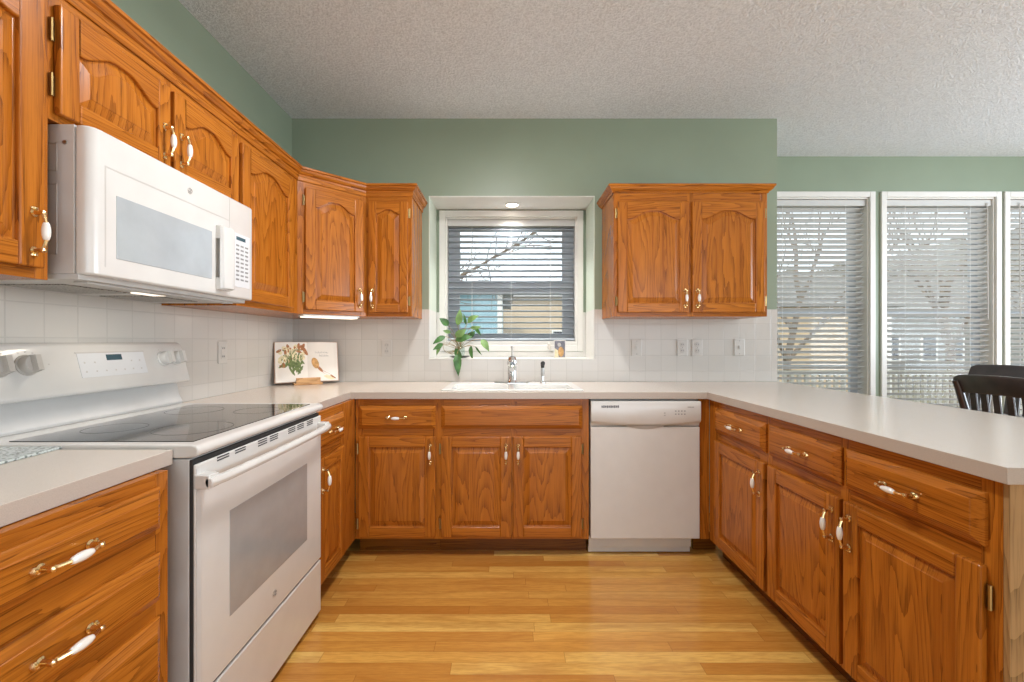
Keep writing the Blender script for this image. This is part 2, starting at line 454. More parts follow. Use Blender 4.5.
# ------------------------------------------------------------------ windows and blinds
def window(name, x0, x1, z0, z1, y, depth, cas, mid, head=0, stool=True, sw=.062):
    root = bpy.data.objects.new(name, None); C.objects.link(root); root.location = ((x0 + x1) / 2, y, z0); struct(root)
    w = (x1 - x0) / 2; h = z1 - z0
    b = MB(); t = .018
    b.box(-w - cas, -w, -t, 0, -cas, h + cas + head); b.box(w, w + cas, -t, 0, -cas, h + cas + head)
    b.box(-w, w, -t, 0, h, h + cas + head); b.box(-w, w, -t, 0, -cas, 0)
    o = b.build('casing', M['white'], root, bevel=.004)
    b = MB(); j = .012
    b.box(-w, -w + j, 0, depth, 0, h); b.box(w - j, w, 0, depth, 0, h); b.box(-w + j, w - j, 0, depth, h - j, h); b.box(-w + j, w - j, 0, depth, 0, j)
    if stool: b.box(-w + j, w - j, -.004, depth - .03, j, j + .018)
    b.build('jamb', M['white'], root)
    s = sw; yy0, yy1 = depth - .05, depth - .015
    b = MB()
    for za, zb, dy in ((j, mid + .02, 0), (mid - .02, h - j, .02)):
        a0, a1 = yy0 + dy - .01, yy0 + dy + .015
        b.box(-w + j, -w + j + s, a0, a1, za, zb); b.box(w - j - s, w - j, a0, a1, za, zb)
        b.box(-w + j + s, w - j - s, a0, a1, za, za + s * .8); b.box(-w + j + s, w - j - s, a0, a1, zb - s * .8, zb)
    b.build('sash', M['vinyl'], root)
    b = MB(); b.box(-w + j + s, w - j - s, yy0 + .001, yy0 + .004, j + s * .8, mid + .02 - s * .8); b.box(-w + j + s, w - j - s, yy0 + .021, yy0 + .024, mid - .02 + s * .8, h - j - s * .8)
    b.build('pane', M['glass'], root)
    return root


def blind(label, x0, x1, z0, z1, y, tilt, group, wand=None, mat='slat', pitch=.0445, depth=.05):
    """slatted blind; inner edge of each slat higher than the outer one by tilt"""
    root = thing('window_blind', label, 'blind', ((x0 + x1) / 2, y, z0), 0, group)
    w = (x1 - x0) / 2; h = z1 - z0
    b = MB(); b.box(-w, w, -.033, .027, h - .05, h); b.build('headrail', M['slat'], root, bevel=.003)
    b = MB(); b.box(-w, w, -.026, .026, 0, .018); b.build('bottom_rail', M[mat], root, bevel=.004)
    b = MB(); z = .018 + pitch * .7
    while z < h - .06:
        n = 4; top = []; bot = []
        for k in range(n + 1):
            u = (k / n - .5) * depth; c = .003 * (1 - (2 * k / n - 1) ** 2)
            yy = u * math.cos(tilt) ; zz = -u * math.sin(tilt) + c
            top.append((yy, z + zz + .0012)); bot.append((yy, z + zz - .0012))
        ring = top + bot[::-1]
        b.loops([[(-w + .003, p, q) for p, q in ring], [(w - .003, p, q) for p, q in ring]])
        z += pitch
    b.build('slats', M[mat], root)
    b = MB()
    for cx in (-w * .62, 0, w * .62) if x1 - x0 > .8 else (-w * .6, w * .6):
        for dy in (-.0265, .0265): b.box(cx - .0012, cx + .0012, dy - .0008, dy + .0008, .01, h - .04)
    b.build('ladder_cord', M['cord'], root)
    if wand is not None:
        b = MB(); b.tube([(wand, -.042, h - .03), (wand + .004, -.044, h - 1.0 if h > 1.3 else h - .6)], .0045, 6); b.build('tilt_wand', M['greyplastic'], root, smooth=True)
    return root


window('window_1', WX0 + .009, WX1 - .009, WZ0 + .03, WZ1, NY, .13, .048, .455, sw=.088)
blind('white slatted blind in the small window over the kitchen sink', WX0 + .022, WX1 - .022, 1.20, WZ1 - .013, NY + .042, R(9), 'window blinds', mat='slat_backlit')
for k, (x0, x1) in enumerate(dwin):
    window(f'window_{k + 2}', x0, x1, DZ0, DZ1, DW, .16, .045, .95, stool=False)
blind('tall white dining window blind beside the free end of the kitchen wall', dwin[0][0] + .016, dwin[0][1] - .016, DZ0 + .02, DZ1 - .016, DW + .045, R(27), 'window blinds')
blind('tall white dining window blind with a long hanging tilt wand', dwin[1][0] + .016, dwin[1][1] - .016, DZ0 + .02, DZ1 - .016, DW + .045, R(27), 'window blinds', wand=.40)
blind('tall white dining window blind cut off by the picture edge, behind the dark chairs', dwin[2][0] + .016, dwin[2][1] - .016, DZ0 + .02, DZ1 - .016, DW + .045, R(27), 'window blinds', wand=-.36)


# ------------------------------------------------------------------ cabinet kit (local frame: x along the front, y into the cabinet, z up)
def handle_mesh():
    b = MB()
    L = .0455                                            # half the spacing of the feet
    for sx in (-1, 1):
        b.lathe([(.0095, 0), (.0095, .003), (.006, .006), (.005, .016), (.0068, .021), (.0058, .027), (.001, .030)], (sx * L, 0, 0), (0, -1, 0), 12, 0)
        b.tube([(sx * L, -.020, 0), (sx * L * .82, -.026, 0), (sx * L * .60, -.029, 0), (sx * L * .36, -.031, 0)], [.0045, .0042, .0038, .0055], 8, 0)
        b.lathe([(.002, 0), (.0085, .003), (.0085, .007), (.002, .010)], (sx * L + sx * .006, 0, 0), (sx, 0, 0), 10, 0)
    b.lathe([(.0050, -.021), (.0068, -.017), (.0086, -.006), (.0088, .002), (.0078, .012), (.0056, .020), (.0045, .021)], (0, -.031, 0), (1, 0, 0), 14, 1)
    o = b.build('handle', [M['brass'], M['ceramic']], smooth=True); me = o.data; bpy.data.objects.remove(o); return me


def hinge_mesh():
    b = MB(); b.box(-.006, .010, -.0035, 0, -.026, .026); b.tube([(-.006, -.005, -.029), (-.006, -.005, .029)], .0042, 8)
    o = b.build('hinge', M['oldbrass'], smooth=True); me = o.data; bpy.data.objects.remove(o); return me


HANDLE, HINGE = handle_mesh(), hinge_mesh()


def put(name, me, parent, loc, rot=(0, 0, 0)):
    o = bpy.data.objects.new(name, me); C.objects.link(o); o.parent = parent; o.location = loc; o.rotation_euler = rot; return o


def arch(x0, x1, z0, zs, rise, n=26):
    """closed outline, counter-clockwise from front: bottom-left, bottom-right, then the arched top right to left"""
    p = [(x0, z0), (x1, z0)]
    if rise <= 0: return p + [(x1, zs), (x0, zs)]
    for k in range(n + 1):
        u = 1 - k / n
        t = max(0, min(1, (1 - abs(2 * u - 1) - .07) / .80)); p.append((x0 + (x1 - x0) * u, zs + rise * (.55 * t * t * (3 - 2 * t) + .45 * math.sin(t * PI / 2) ** 1.5)))
    return p


def door(root, x0, x1, z0, z1, rise=0, pull=None, hinge=None, stile=.058, vert=True, pull_z=None, th=.020):
    cx, cz = (x0 + x1) / 2, (z0 + z1) / 2; w, h = (x1 - x0) / 2, (z1 - z0) / 2
    st = min(stile, w * .42); top = st + (rise * .38 if rise else 0)
    b = MB()
    b.box(-w, -w + st, -th, 0, -h, h, 0); b.box(w - st, w, -th, 0, -h, h, 0)
    b.box(-w + st, w - st, -th, 0, -h, -h + st, 1)
    zs = h - top - (rise * .62 if rise else 0)
    if rise:
        pts = arch(-w + st, w - st, 0, zs, rise)[2:]
        poly = [(-w + st, h), (w - st, h)] + pts
        poly = [(w - st, h)] + [( -w + st, h)] + pts[::-1]
        rings = []
        n = len(pts)
        # strips so that the concave rail triangulates cleanly
        V = {}
        for k in range(n - 1):
            (xa, za), (xb, zb) = pts[k], pts[k + 1]
            q = [(xa, za), (xb, zb), (xb, h), (xa, h)]
            for f, yy in ((0, -th), (1, 0)):
                for p in q: V.setdefault((p, f), b.b.verts.new((p[0], yy, p[1])) if (p, f) not in V else None)
            A = lambda p, f: V[(p, f)]
            b.b.faces.new([A(p, 0) for p in q]).material_index = 1
            b.b.faces.new([A(p, 1) for p in q[::-1]]).material_index = 1
            b.b.faces.new([A(q[0], 0), A(q[0], 1), A(q[1], 1), A(q[1], 0)]).material_index = 1
            b.b.faces.new([A(q[2], 0), A(q[2], 1), A(q[3], 1), A(q[3], 0)]).material_index = 1
    else:
        b.box(-w + st, w - st, -th, 0, zs, h, 1)
    d = b.build('door', [M['oak_v'], M['oak_h']], root, bevel=.0045, seg=3, loc=(cx, 0, cz))
    def ring(i, y): return [(p, y, q) for p, q in arch(-w + st + i, w - st - i, -h + st + i, zs - i, rise)]
    b = MB()
    b.loops([ring(-.004, -.001), ring(-.004, -th + .010), ring(.005, -th + .0115), ring(.030, -th + .0035), ring(.0325, -th + .0015)])
    b.build('panel', M['oak_v'], d, bevel=0)
    if pull:
        hx = (w - .028) * (1 if pull == 'r' else -1)
        put('handle', HANDLE, d, (hx, -th, (-h + .085) if pull_z == 'low' else (h - .095)), (0, R(90), 0))
    if hinge:
        sx = 1 if hinge == 'r' else -1
        for zz in (-h + .07, h - .07): put('hinge', HINGE, d, (sx * (w + .003), -.001, zz), (0, 0, 0) if sx < 0 else (0, R(180), 0))
    return d


def drawer(root, x0, x1, z0, z1, pull=True, th=.022, bw=.020):
    cx, cz = (x0 + x1) / 2, (z0 + z1) / 2; w, h = (x1 - x0) / 2, (z1 - z0) / 2
    b = MB()
    def ring(i, y): return [(-w + i, y, -h + i), (w - i, y, -h + i), (w - i, y, h - i), (-w + i, y, h - i)]
    b.loops([ring(0, 0), ring(0, -.008), ring(.003, -.0105), ring(bw, -th + .002), ring(bw + .0015, -th)])
    d = b.build('drawer' if pull else 'false_drawer_front', M['oak_h'], root, loc=(cx, 0, cz))
    if pull: put('handle', HANDLE, d, (0, -th, 0))
    return d


def carcass(root, w, z0, z1, depth, stiles, rails, toe=True, side=None):
    """face frame plus box; stiles [(x0,x1)], rails [(x0,x1,z0,z1)]"""
    b = MB()
    for x0, x1 in stiles: b.box(x0, x1, 0, .019, z0, z1, 0)
    for x0, x1, za, zb in rails: b.box(x0, x1, .0004, .019, za, zb, 1)
    b.build('face_frame', [M['oak_v'], M['oak_h']], root, bevel=.0008, seg=1)
    b = MB(); b.box(.0005, w - .0005, .0192, depth, z0, z1 - .0005)
    b.build('carcass', M['oak_v'], root)
    if toe:
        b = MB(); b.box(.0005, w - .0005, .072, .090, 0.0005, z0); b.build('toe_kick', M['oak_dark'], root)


# crown moulding swept along the tops of the wall cabinets, mitred, one piece per cabinet
CROWN = [(0, 0), (.006, 0), (.009, .006), (.012, .010), (.018, .013), (.026, .022), (.030, .032), (.036, .036), (.036, .047), (0, .047)]


CROWN_STEP = [(0, -.024), (.005, -.024), (.007, -.020), (.007, -.003), (.010, 0), (.012, .008), (.020, .012), (.028, .023), (.030, .033), (.037, .036), (.037, .048), (0, .048)]


def crown(poly, z, idx, root, prof=None):
    """poly: plan points with the outside on the right-hand side; idx: which segments go to root"""
    P = [Vector(p) for p in poly]
    def nrm(i): d = (P[i + 1] - P[i]).normalized(); return Vector((d.y, -d.x))
    mit = []
    for i in range(len(P)):
        if i == 0: mit.append(nrm(0))
        elif i == len(P) - 1: mit.append(nrm(i - 1))
        else:
            a, c = nrm(i - 1), nrm(i); m = (a + c).normalized(); mit.append(m / m.dot(a))
    b = MB()
    for i in idx:
        b.loops([[(P[k].x + mit[k].x * o, P[k].y + mit[k].y * o, z + q) for o, q in (prof or CROWN)] for k in (i, i + 1)])
    return b.build('crown', M['oak_h'], root, inv=world_of(root).inverted())


UZ0, UZ1, UD = 1.347, 2.112, .33                       # wall cabinets: bottom, top, depth
BZ0, BZ1 = .095, .875                                  # base cabinets
UF = LW + UD                                           # face plane of the left wall cabinets  (-1.159)
LC = [(UF, .62), (UF, 1.098), (UF, 1.866), (UF, 2.41), (-.868, 2.69), (-.583, 2.69), (-.583, BW - .001)]
G_up = 'oak wall cabinets'
H = UZ1 - UZ0
DT, DB = 2.055 - UZ0, 1.372 - UZ0                      # door top and bottom above the cabinet's bottom

# tall-edged cabinet at the picture's edge
c = thing('wall_cabinet', 'oak wall cabinet beside the microwave, cut off by the picture edge, one handle showing', 'cabinet', (UF, .62, UZ0), R(90), G_up)
w = 1.098 - .62
carcass(c, w, 0, H, UD - .001, [(0, .035), (w - .03, w)], [(.035, w - .03, 0, .04), (.035, w - .03, H - .07, H)], False)
door(c, .018, w - .024, DB, DT, .046, 'r', 'l', pull_z='low'); crown(LC, UZ1, [0], c, CROWN_STEP)
# over the microwave
c = thing('wall_cabinet', 'short oak wall cabinet with two arched doors directly above the microwave', 'cabinet', (UF, 1.098, 1.757), R(90), G_up)
w = 1.866 - 1.098; h2 = UZ1 - 1.757
carcass(c, w, 0, h2, UD - .001, [(0, .03), (w / 2 - .02, w / 2 + .02), (w - .03, w)], [(.03, w - .03, 0, .03), (.03, w - .03, h2 - .07, h2)], False)
door(c, .012, w / 2 - .006, .018, h2 - .057, .046, 'r', 'l', stile=.052, pull_z='low')
door(c, w / 2 + .012, w - .012, .018, h2 - .057, .046, 'l', 'r', stile=.052, pull_z='low'); crown(LC, UZ1, [1], c, CROWN_STEP)
# next to the microwave, before the corner
c = thing('wall_cabinet', 'oak wall cabinet with one tall arched door between microwave and angled corner cabinet', 'cabinet', (UF, 1.866, UZ0), R(90), G_up)
w = 2.41 - 1.866
carcass(c, w, 0, H, UD - .001, [(0, .03), (w - .06, w)], [(.03, w - .06, 0, .03), (.03, w - .06, H - .07, H)], False)
door(c, .016, w - .075, DB, DT, .050, None, 'r'); crown(LC, UZ1, [2], c, CROWN_STEP)
# diagonal corner
ang = math.atan2(2.69 - 2.41, -.868 - UF)
c = thing('corner_wall_cabinet', 'angled oak corner wall cabinet above the open cookbook', 'cabinet', (UF, 2.41, UZ0), ang)
w = math.hypot(2.69 - 2.41, -.868 - UF)
b = MB()
for x0, x1 in ((0, .042), (w - .035, w)): b.box(x0, x1, 0, .019, 0, H, 0)
b.box(.042, w - .035, .0004, .019, 0, .03, 1); b.box(.042, w - .035, .0004, .019, H - .07, H, 1)
b.build('face_frame', [M['oak_v'], M['oak_h']], c, bevel=.0008, seg=1)
b = MB(); e = .0012
pl = [(LW + e, 2.412), (UF - .006, 2.412), (UF - .0145, 2.4205), (-.8775, 2.7035), (-.870, 2.698), (-.870, BW - e), (LW + e, BW - e)]
b.prism([(x, y, UZ0) for x, y in pl], (0, 0, H - .001)); b.build('carcass', M['oak_v'], c, inv=world_of(c).inverted())
door(c, .038, w - .024, DB, DT, .046, 'r', 'l', stile=.056, pull_z='low'); crown(LC, UZ1, [3], c, CROWN_STEP)
# narrow one by the sink window
c = thing('wall_cabinet', 'narrow oak wall cabinet at the corner side of the sink window', 'cabinet', (-.868, 2.69, UZ0), 0, G_up)
w = -.583 + .868
carcass(c, w, 0, H, UD - .001, [(0, .02), (w - .028, w)], [(.02, w - .028, 0, .03), (.02, w - .028, H - .07, H)], False)
door(c, .018, w - .022, DB, DT, .026, 'l', 'r', stile=.062, pull_z='low'); crown(LC, UZ1, [4, 5], c, CROWN_STEP)
# wide one on the other side of the window
RC = [(.667, BW - .001), (.667, 2.69), (1.618, 2.69), (1.618, BW - .001)]
c = thing('wall_cabinet', 'wide oak wall cabinet with two arched doors on the outlet side of the sink window', 'cabinet', (.667, 2.69, UZ0), 0, G_up)
w = 1.618 - .667
carcass(c, w, 0, H, UD - .001, [(0, .04), (w / 2 - .02, w / 2 + .02), (w - .04, w)], [(.04, w - .04, 0, .035), (.04, w - .04, H - .075, H)], False)
door(c, .022, w / 2 - .014, DB, DT, .050, 'r', 'l', pull_z='low'); door(c, w / 2 + .006, w - .022, DB, DT, .050, 'l', 'r', pull_z='low')
crown(RC, UZ1, [0, 1, 2], c)

# base cabinets
G_b = 'oak base cabinets'
BD = .62
# drawer unit by the range
c = thing('base_cabinet', 'oak three-drawer base cabinet between the picture edge and the white range', 'cabinet', (-.835, .54, 0), R(90), G_b)
w = 1.072 - .54
carcass(c, w, BZ0, BZ1, .653, [(0, .04), (w - .038, w)], [(.04, w - .038, BZ1 - .035, BZ1), (.04, w - .038, .685, .752), (.04, w - .038, .53, .585), (.04, w - .038, BZ0, BZ0 + .04)])
drawer(c, .025, w - .035, .746, .846); drawer(c, .025, w - .035, .576, .690); drawer(c, .025, w - .035, .125, .535, bw=.022)
# between range and corner
c = thing('base_cabinet', 'oak base cabinet with drawer and door squeezed between range and inside corner', 'cabinet', (-.838, 1.897, 0), R(90), G_b)
w = 2.408 - 1.897
carcass(c, w, BZ0, BZ1, .648, [(0, .03), (.30, w)], [(.03, .30, BZ1 - .05, BZ1), (.03, .30, .66, .715), (.03, .30, BZ0, BZ0 + .04)])
drawer(c, .012, .315, .710, .837); door(c, .012, .315, .112, .667, 0, 'l', 'r')
# corner to sink
YB = 2.41
c = thing('base_cabinet', 'oak base cabinet with one drawer over one door in the inside corner', 'cabinet', (-.836, YB, 0), 0, G_b)
w = .836 - .375
carcass(c, w, BZ0, BZ1, .605, [(0, .045), (w - .03, w)], [(.045, w - .03, BZ1 - .05, BZ1), (.045, w - .03, .66, .715), (.045, w - .03, BZ0, BZ0 + .035)])
drawer(c, .022, .447, .710, .837); door(c, .022, .447, .112, .667, 0, 'r', 'l')
# sink base
c = thing('base_cabinet', 'oak sink base cabinet with a wide false drawer over two doors', 'cabinet', (-.375, YB, 0), 0, G_b)
w = .46 + .375
carcass(c, w, BZ0, BZ1, .605, [(0, .03), (w / 2 - .02, w / 2 + .02), (w - .045, w)], [(.03, w - .045, BZ1 - .05, BZ1), (.03, w - .045, .66, .715), (.03, w - .045, BZ0, BZ0 + .035)])
for o in c.children:                                   # the bowls hang inside: keep the box low
    if o.name.startswith('carcass'):
        for v in o.data.vertices:
            if v.co.z > .5: v.co.z = .72
drawer(c, .017, .798, .710, .837, pull=False)
door(c, .017, .4025, .112, .667, 0, 'r', 'l'); door(c, .4135, .793, .112, .667, 0, 'l', 'r')
# peninsula
PX = 1.13
c = thing('base_cabinet', 'oak peninsula cabinet with one drawer and one door next to the dishwasher corner', 'cabinet', (PX, YB - .002, 0), R(-90), G_b)
w = YB - .002 - 1.862
carcass(c, w, BZ0, BZ1, .60, [(0, .10), (w - .02, w)], [(.10, w - .02, BZ1 - .05, BZ1), (.10, w - .02, .66, .715), (.10, w - .02, BZ0, BZ0 + .035)])
drawer(c, .085, w - .012, .710, .837); door(c, .085, w - .012, .112, .667, 0, 'r', 'l')
b = MB(); b.box(-.0015, -.059, .0005, .018, BZ0, BZ1)
c = thing('base_cabinet', 'oak peninsula cabinet with two drawers over two doors at the open end', 'cabinet', (PX, 1.860, 0), R(-90), G_b)
w = 1.860 - .987
carcass(c, w, BZ0, BZ1, .60, [(0, .02), (.395, .435), (w - .045, w)], [(.02, w - .045, BZ1 - .05, BZ1), (.02, w - .045, .66, .715), (.02, w - .045, BZ0, BZ0 + .035)])
drawer(c, .012, .409, .710, .837); drawer(c, .428, w - .030, .710, .837)
door(c, .012, .409, .112, .667, 0, 'r', 'l'); door(c, .428, w - .030, .112, .667, 0, 'l', 'r')
b = MB(); b.box(w + .0005, w + .014, .0, .605, 0.001, BZ1); e_ = b.build('end_panel', M['oak_end_lit'], c, bevel=.001, seg=1); e_['label'] = 'oak end panel with daylight in its paler colour'
# upright filler beside the dishwasher
t_ = MB(); t_.box(1.074, 1.1285, YB, YB + .019, BZ0, BZ1)
tag(t_.build('filler_panel', M['oak_v']), 'narrow upright oak filler strip between dishwasher and peninsula', 'panel')
fp = [o for o in C.objects if o.name == 'filler_panel'][0]
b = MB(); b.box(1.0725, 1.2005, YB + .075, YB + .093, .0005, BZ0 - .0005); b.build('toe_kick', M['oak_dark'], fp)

# ------------------------------------------------------------------ worktops
b = MB()
ins = lambda x, y: ((x < -.856 and y > 1.893) or y > 2.382 or x > 1.105) and not (-.335 < x < .405 and 2.455 < y < 2.845)
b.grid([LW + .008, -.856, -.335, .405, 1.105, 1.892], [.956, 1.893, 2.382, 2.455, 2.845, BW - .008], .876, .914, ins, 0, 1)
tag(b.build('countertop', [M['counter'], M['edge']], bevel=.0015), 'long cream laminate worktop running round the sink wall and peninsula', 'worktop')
b = MB(); b.box(LW + .008, -.858, .52, 1.118, .876, .914); b.b.faces.ensure_lookup_table()
for f in b.b.faces:
    if abs(f.normal.z) < .5: f.material_index = 1
bmesh.ops.recalc_face_normals(b.b, faces=b.b.faces)
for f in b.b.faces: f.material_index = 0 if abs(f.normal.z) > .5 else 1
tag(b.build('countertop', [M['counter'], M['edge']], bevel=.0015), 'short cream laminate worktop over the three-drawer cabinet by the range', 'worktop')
# glass board on it
b = MB(); b.box(-.155, .155, -.13, .13, 0.0, .006); o = b.build('cutting_board', M['tray'], bevel=.002, loc=(-1.295, 1.00, .9145), rot=(0, 0, R(4)))
tag(o, 'speckled glass cutting board lying flat on the short worktop', 'cutting board')

# ------------------------------------------------------------------ sink, faucet, sprayer
SX0, SX1, SY0, SY1 = -.362, .434, 2.425, 2.885
c = thing('sink', 'white double-bowl drop-in sink in the worktop under the window', 'sink', (0, 0, .914))
b = MB()
inside = lambda x, y: not (2.47 < y < 2.76 and (-.315 < x < .015 or .05 < x < .385))
b.grid([SX0, -.315, .015, .05, .385, SX1], [SY0, 2.47, 2.76, SY1], .0005, .009, inside)
b.build('rim', M['sinkwhite'], c, bevel=.004, seg=3, smooth=True)
for x0, x1 in ((-.315, .015), (.05, .385)):
    b = MB(); r = lambda i, z: [(x0 + i, 2.47 + i, z), (x1 - i, 2.47 + i, z), (x1 - i, 2.76 - i, z), (x0 + i, 2.76 - i, z)]
    b.loops([r(0, .004), r(.004, -.10), r(.03, -.165)], cap0=False)
    b.lathe([(.04, -.166), (.04, -.162), (.03, -.161)], ((x0 + x1) / 2, 2.615, 0), seg=16, m=1)
    b.build('bowl', [M['sinkwhite'], M['steel']], c, normals=False)
fx, fy = .040, 2.815
c = thing('faucet', 'chrome single-lever pull-out faucet standing behind the sink bowls', 'faucet', (fx, fy, .923))
b = MB()
rp = [(.118 * math.cos(2 * PI * k / 28), .027 * math.sin(2 * PI * k / 28)) for k in range(28)]
b.loops([[(x, y, .0) for x, y in rp], [(x, y, .004) for x, y in rp], [(x * .93, y * .85, .008) for x, y in rp]])
b.build('base_plate', M['chrome'], c, smooth=True)
b = MB(); b.lathe([(.036, .006), (.033, .014), (.029, .022), (.0285, .112), (.032, .116), (.033, .126), (.032, .150), (.024, .168), (.010, .175)], seg=24)
b.build('body', M['chrome'], c, smooth=True)
b = MB(); b.tube([(0, -.012, .085), (0, -.05, .118), (0, -.11, .132), (0, -.165, .122), (0, -.195, .100)], [.016, .0165, .017, .018, .019], 16)
b.build('spout', M['chrome'], c, smooth=True)
b = MB(); b.tube([(0, 0, .170), (0, -.006, .190), (0, .012, .215), (0, .02, .232)], [.007, .006, .006, .009], 12); b.lathe([(.004, -.006), (.010, 0), (.009, .007), (.003, .010)], (0, .02, .232), seg=14)
b.build('lever', M['steel'], c, smooth=True)
c = thing('side_sprayer', 'slim chrome side sprayer with dark grip beside the faucet', 'sprayer', (.238, 2.82, .923))
b = MB(); b.lathe([(.019, 0), (.018, .006), (.011, .012), (.010, .045)], seg=18); b.build('holder', M['chrome'], c, smooth=True)
b = MB(); b.lathe([(.009, .045), (.012, .052), (.012, .090), (.010, .098)], seg=18); b.build('grip', M['steel'], c, smooth=True)
b = MB(); b.tube([(0, .002, .094), (0, .0, .115), (0, -.012, .128), (0, -.03, .130)], [.010, .013, .015, .013], 14); b.build('spray_head', M['gap'], c, smooth=True)


# ------------------------------------------------------------------ dishwasher
c = thing('dishwasher', 'white built-in dishwasher under the worktop beside the sink cabinet', 'dishwasher', (.768, 2.392, 0))
w = .3005
b = MB(); b.box(-w + .004, w - .004, .03, .58, .10, .868); b.build('tub', M['enamel_side'], c)
b = MB(); b.box(-w, w, 0, .03, .104, .722); b.build('door', M['enamel'], c, bevel=.004, seg=2)
# control panel: its lower edge dips toward the middle, where the pocket handle sits
b = MB(); n = 24; front = []; 
def low(u): return .752 - .018 * (1 - u * u)
cols = [(-w + 2 * w * k / n) for k in range(n + 1)]
rings = []
for x in cols:
    u = x / w; zl = low(u)
    rings.append([(x, .03, .726), (x, .010, .726), (x, .006, zl - .010), (x, -.010, zl), (x, -.014, zl + .008), (x, -.014, .855), (x, -.008, .864), (x, .03, .864)])
b.loops(rings); p = b.build('control_panel', M['enamel'], c, smooth=True)
b = MB(); rings = []
for k in range(17):
    x = -.105 + .21 * k / 16; u = x / .105; d = .016 * (1 - u * u) + .0006
    zl = low(x / w)
    rings.append([(x, -.0085, zl - .0045), (x, .004, zl - .010), (x, .003, zl - .010 - d), (x, -.002, zl - .008 - d)])
b.loops(rings); b.build('pocket_handle', M['greyplastic'], c, smooth=True)
b = MB()
for k in range(10):
    x = -.245 + k * .0098; hh = .0058 + .0012 * (k % 2); b.box(x, x + .0078, -.0148, -.0139, .835 - hh, .835 + hh)
b.build('brand_lettering', M['ink'], p)
b = MB()
for k in range(5): b.box(.228 + k * .007, .228 + k * .007 + .005, -.0146, -.0139, .830, .8345)
for r_ in range(2):
    for k in range(4): b.box(.158 + k * .0165, .166 + k * .0165, -.0146, -.0139, .808 - r_ * .017, .814 - r_ * .017)
for k in range(2): b.box(.098, .106, -.0146, -.0139, .786 + k * .012, .790 + k * .012)
b.build('buttons', M['print'], p)
b = MB(); b.box(-w - .003, w - .030, .045, .06, .040, .1035); b.box(-w - .003, w - .030, .060, .075, .004, .0405); b.build('kick_plate', M['enamel_side'], c, bevel=.002)

# ------------------------------------------------------------------ range
RG = thing('range', 'white freestanding electric range with black glass cooktop', 'range', (-.818, 1.1225, 0), R(90))
W_ = .766
b = MB(); b.box(.003, W_ - .003, .004, .650, .03, .886); b.box(.02, W_ - .02, .05, .60, .0005, .03); b.box(.004, W_ - .004, -.006, .005, .20, .884, 1); b.build('body', [M['enamel_side'], M['gap']], RG, bevel=.003)
# cooktop frame with rounded front
b = MB()
prof = [(.655, .889), (.012, .889), (-.012, .892), (-.022, .899), (-.024, .911), (-.018, .920), (-.004, .9245), (.655, .9245)]
b.loops([[(x, p, q) for p, q in prof] for x in (-.0005, .0105, W_ - .0105, W_ + .0005)])
b.build('cooktop_frame', M['enamel'], RG, bevel=.005, seg=3, smooth=True)
b = MB(); b.box(.032, W_ - .045, .014, .505, .9243, .9268); g = b.build('glass_cooktop', M['blackglass'], RG, bevel=.001)
for ex, ey, er in ((.21, .14, .105), (.21, .38, .08), (.55, .14, .08), (.55, .38, .095)):
    b = MB(); rr = [[(ex + math.cos(2 * PI * k / 40) * q, ey + math.sin(2 * PI * k / 40) * q, .92705) for k in range(40)] for q in (er, er - .0025)]
    b.loops(rr, cap0=False, cap1=False); b.build('burner_ring', M['ringink'], g)
# riser and slanted backguard
b = MB(); prof = [(.672, .9245), (.590, .9245), (.585, .935), (.600, .965), (.612, 1.022), (.672, 1.022)]
b.loops([[(x, p, q) for p, q in prof] for x in (.004, W_ - .004)]); b.build('riser', M['enamel_side'], RG, bevel=.003, smooth=True)
bgx0, bgx1 = -.002, W_ + .002
prof = [(.672, 1.020), (.560, 1.020), (.556, 1.028), (.590, 1.160), (.600, 1.180), (.615, 1.188), (.672, 1.188)]
b = MB(); b.loops([[(x, p, q) for p, q in prof] for x in (bgx0, bgx1)]); BG = b.build('backguard', M['enamel'], RG, bevel=.006, seg=3, smooth=True)
nrm = Vector((0, -(1.160 - 1.028), (.590 - .556))).normalized()          # outward normal of the slanted face
def onbg(x, z, off=0): 
    t = (z - 1.028) / (1.160 - 1.028); return Vector((x, .556 + (.590 - .556) * t, z)) + nrm * off
for kx in (.068, .142, .648, .712):
    b = MB(); o_ = onbg(kx, 1.122)
    q = Vector((0, 0, 1)).rotation_difference(nrm)
    b.lathe([(.031, 0), (.031, .004), (.0275, .006), (.0265, .022), (.023, .026)], o_, nrm, 22)
    blk = []
    for sx in (-.0075, .0075):
        blk.append([o_ + q @ Vector((sx, yy, zz)) for yy, zz in ((-.026, .020), (.026, .020), (.023, .042), (-.023, .042))])
    b.loops(blk)
    b.build('knob', M['knob'] if kx < .3 else M['enamel'], BG, smooth=True)
def panel_on_bg(x0, x1, z0, z1, off, mat, name, th=.0012):
    b = MB(); b.loops([[onbg(x0, z0, off), onbg(x1, z0, off), onbg(x1, z1, off), onbg(x0, z1, off)], [onbg(x0, z0, off + th), onbg(x1, z0, off + th), onbg(x1, z1, off + th), onbg(x0, z1, off + th)]])
    return b.build(name, mat, BG)
panel_on_bg(.296, .556, 1.072, 1.152, .0002, M['panelink'], 'control_panel')
panel_on_bg(.292, .560, 1.152, 1.156, .0004, M['greyplastic'], 'panel_edge')
panel_on_bg(.398, .458, 1.126, 1.146, .0015, M['display'], 'display')
b = MB()
for kx, dz in ((.049, .042), (.068, .046), (.087, .042), (.129, .042), (.148, .046), (.167, .042), (.636, .042), (.655, .046), (.72, .046), (.739, .042), (.205, 0)):
    o_ = onbg(kx, 1.122 + dz * .85); b.lathe([(.0025, -.0002), (.0025, .0006)], o_, nrm, 8)
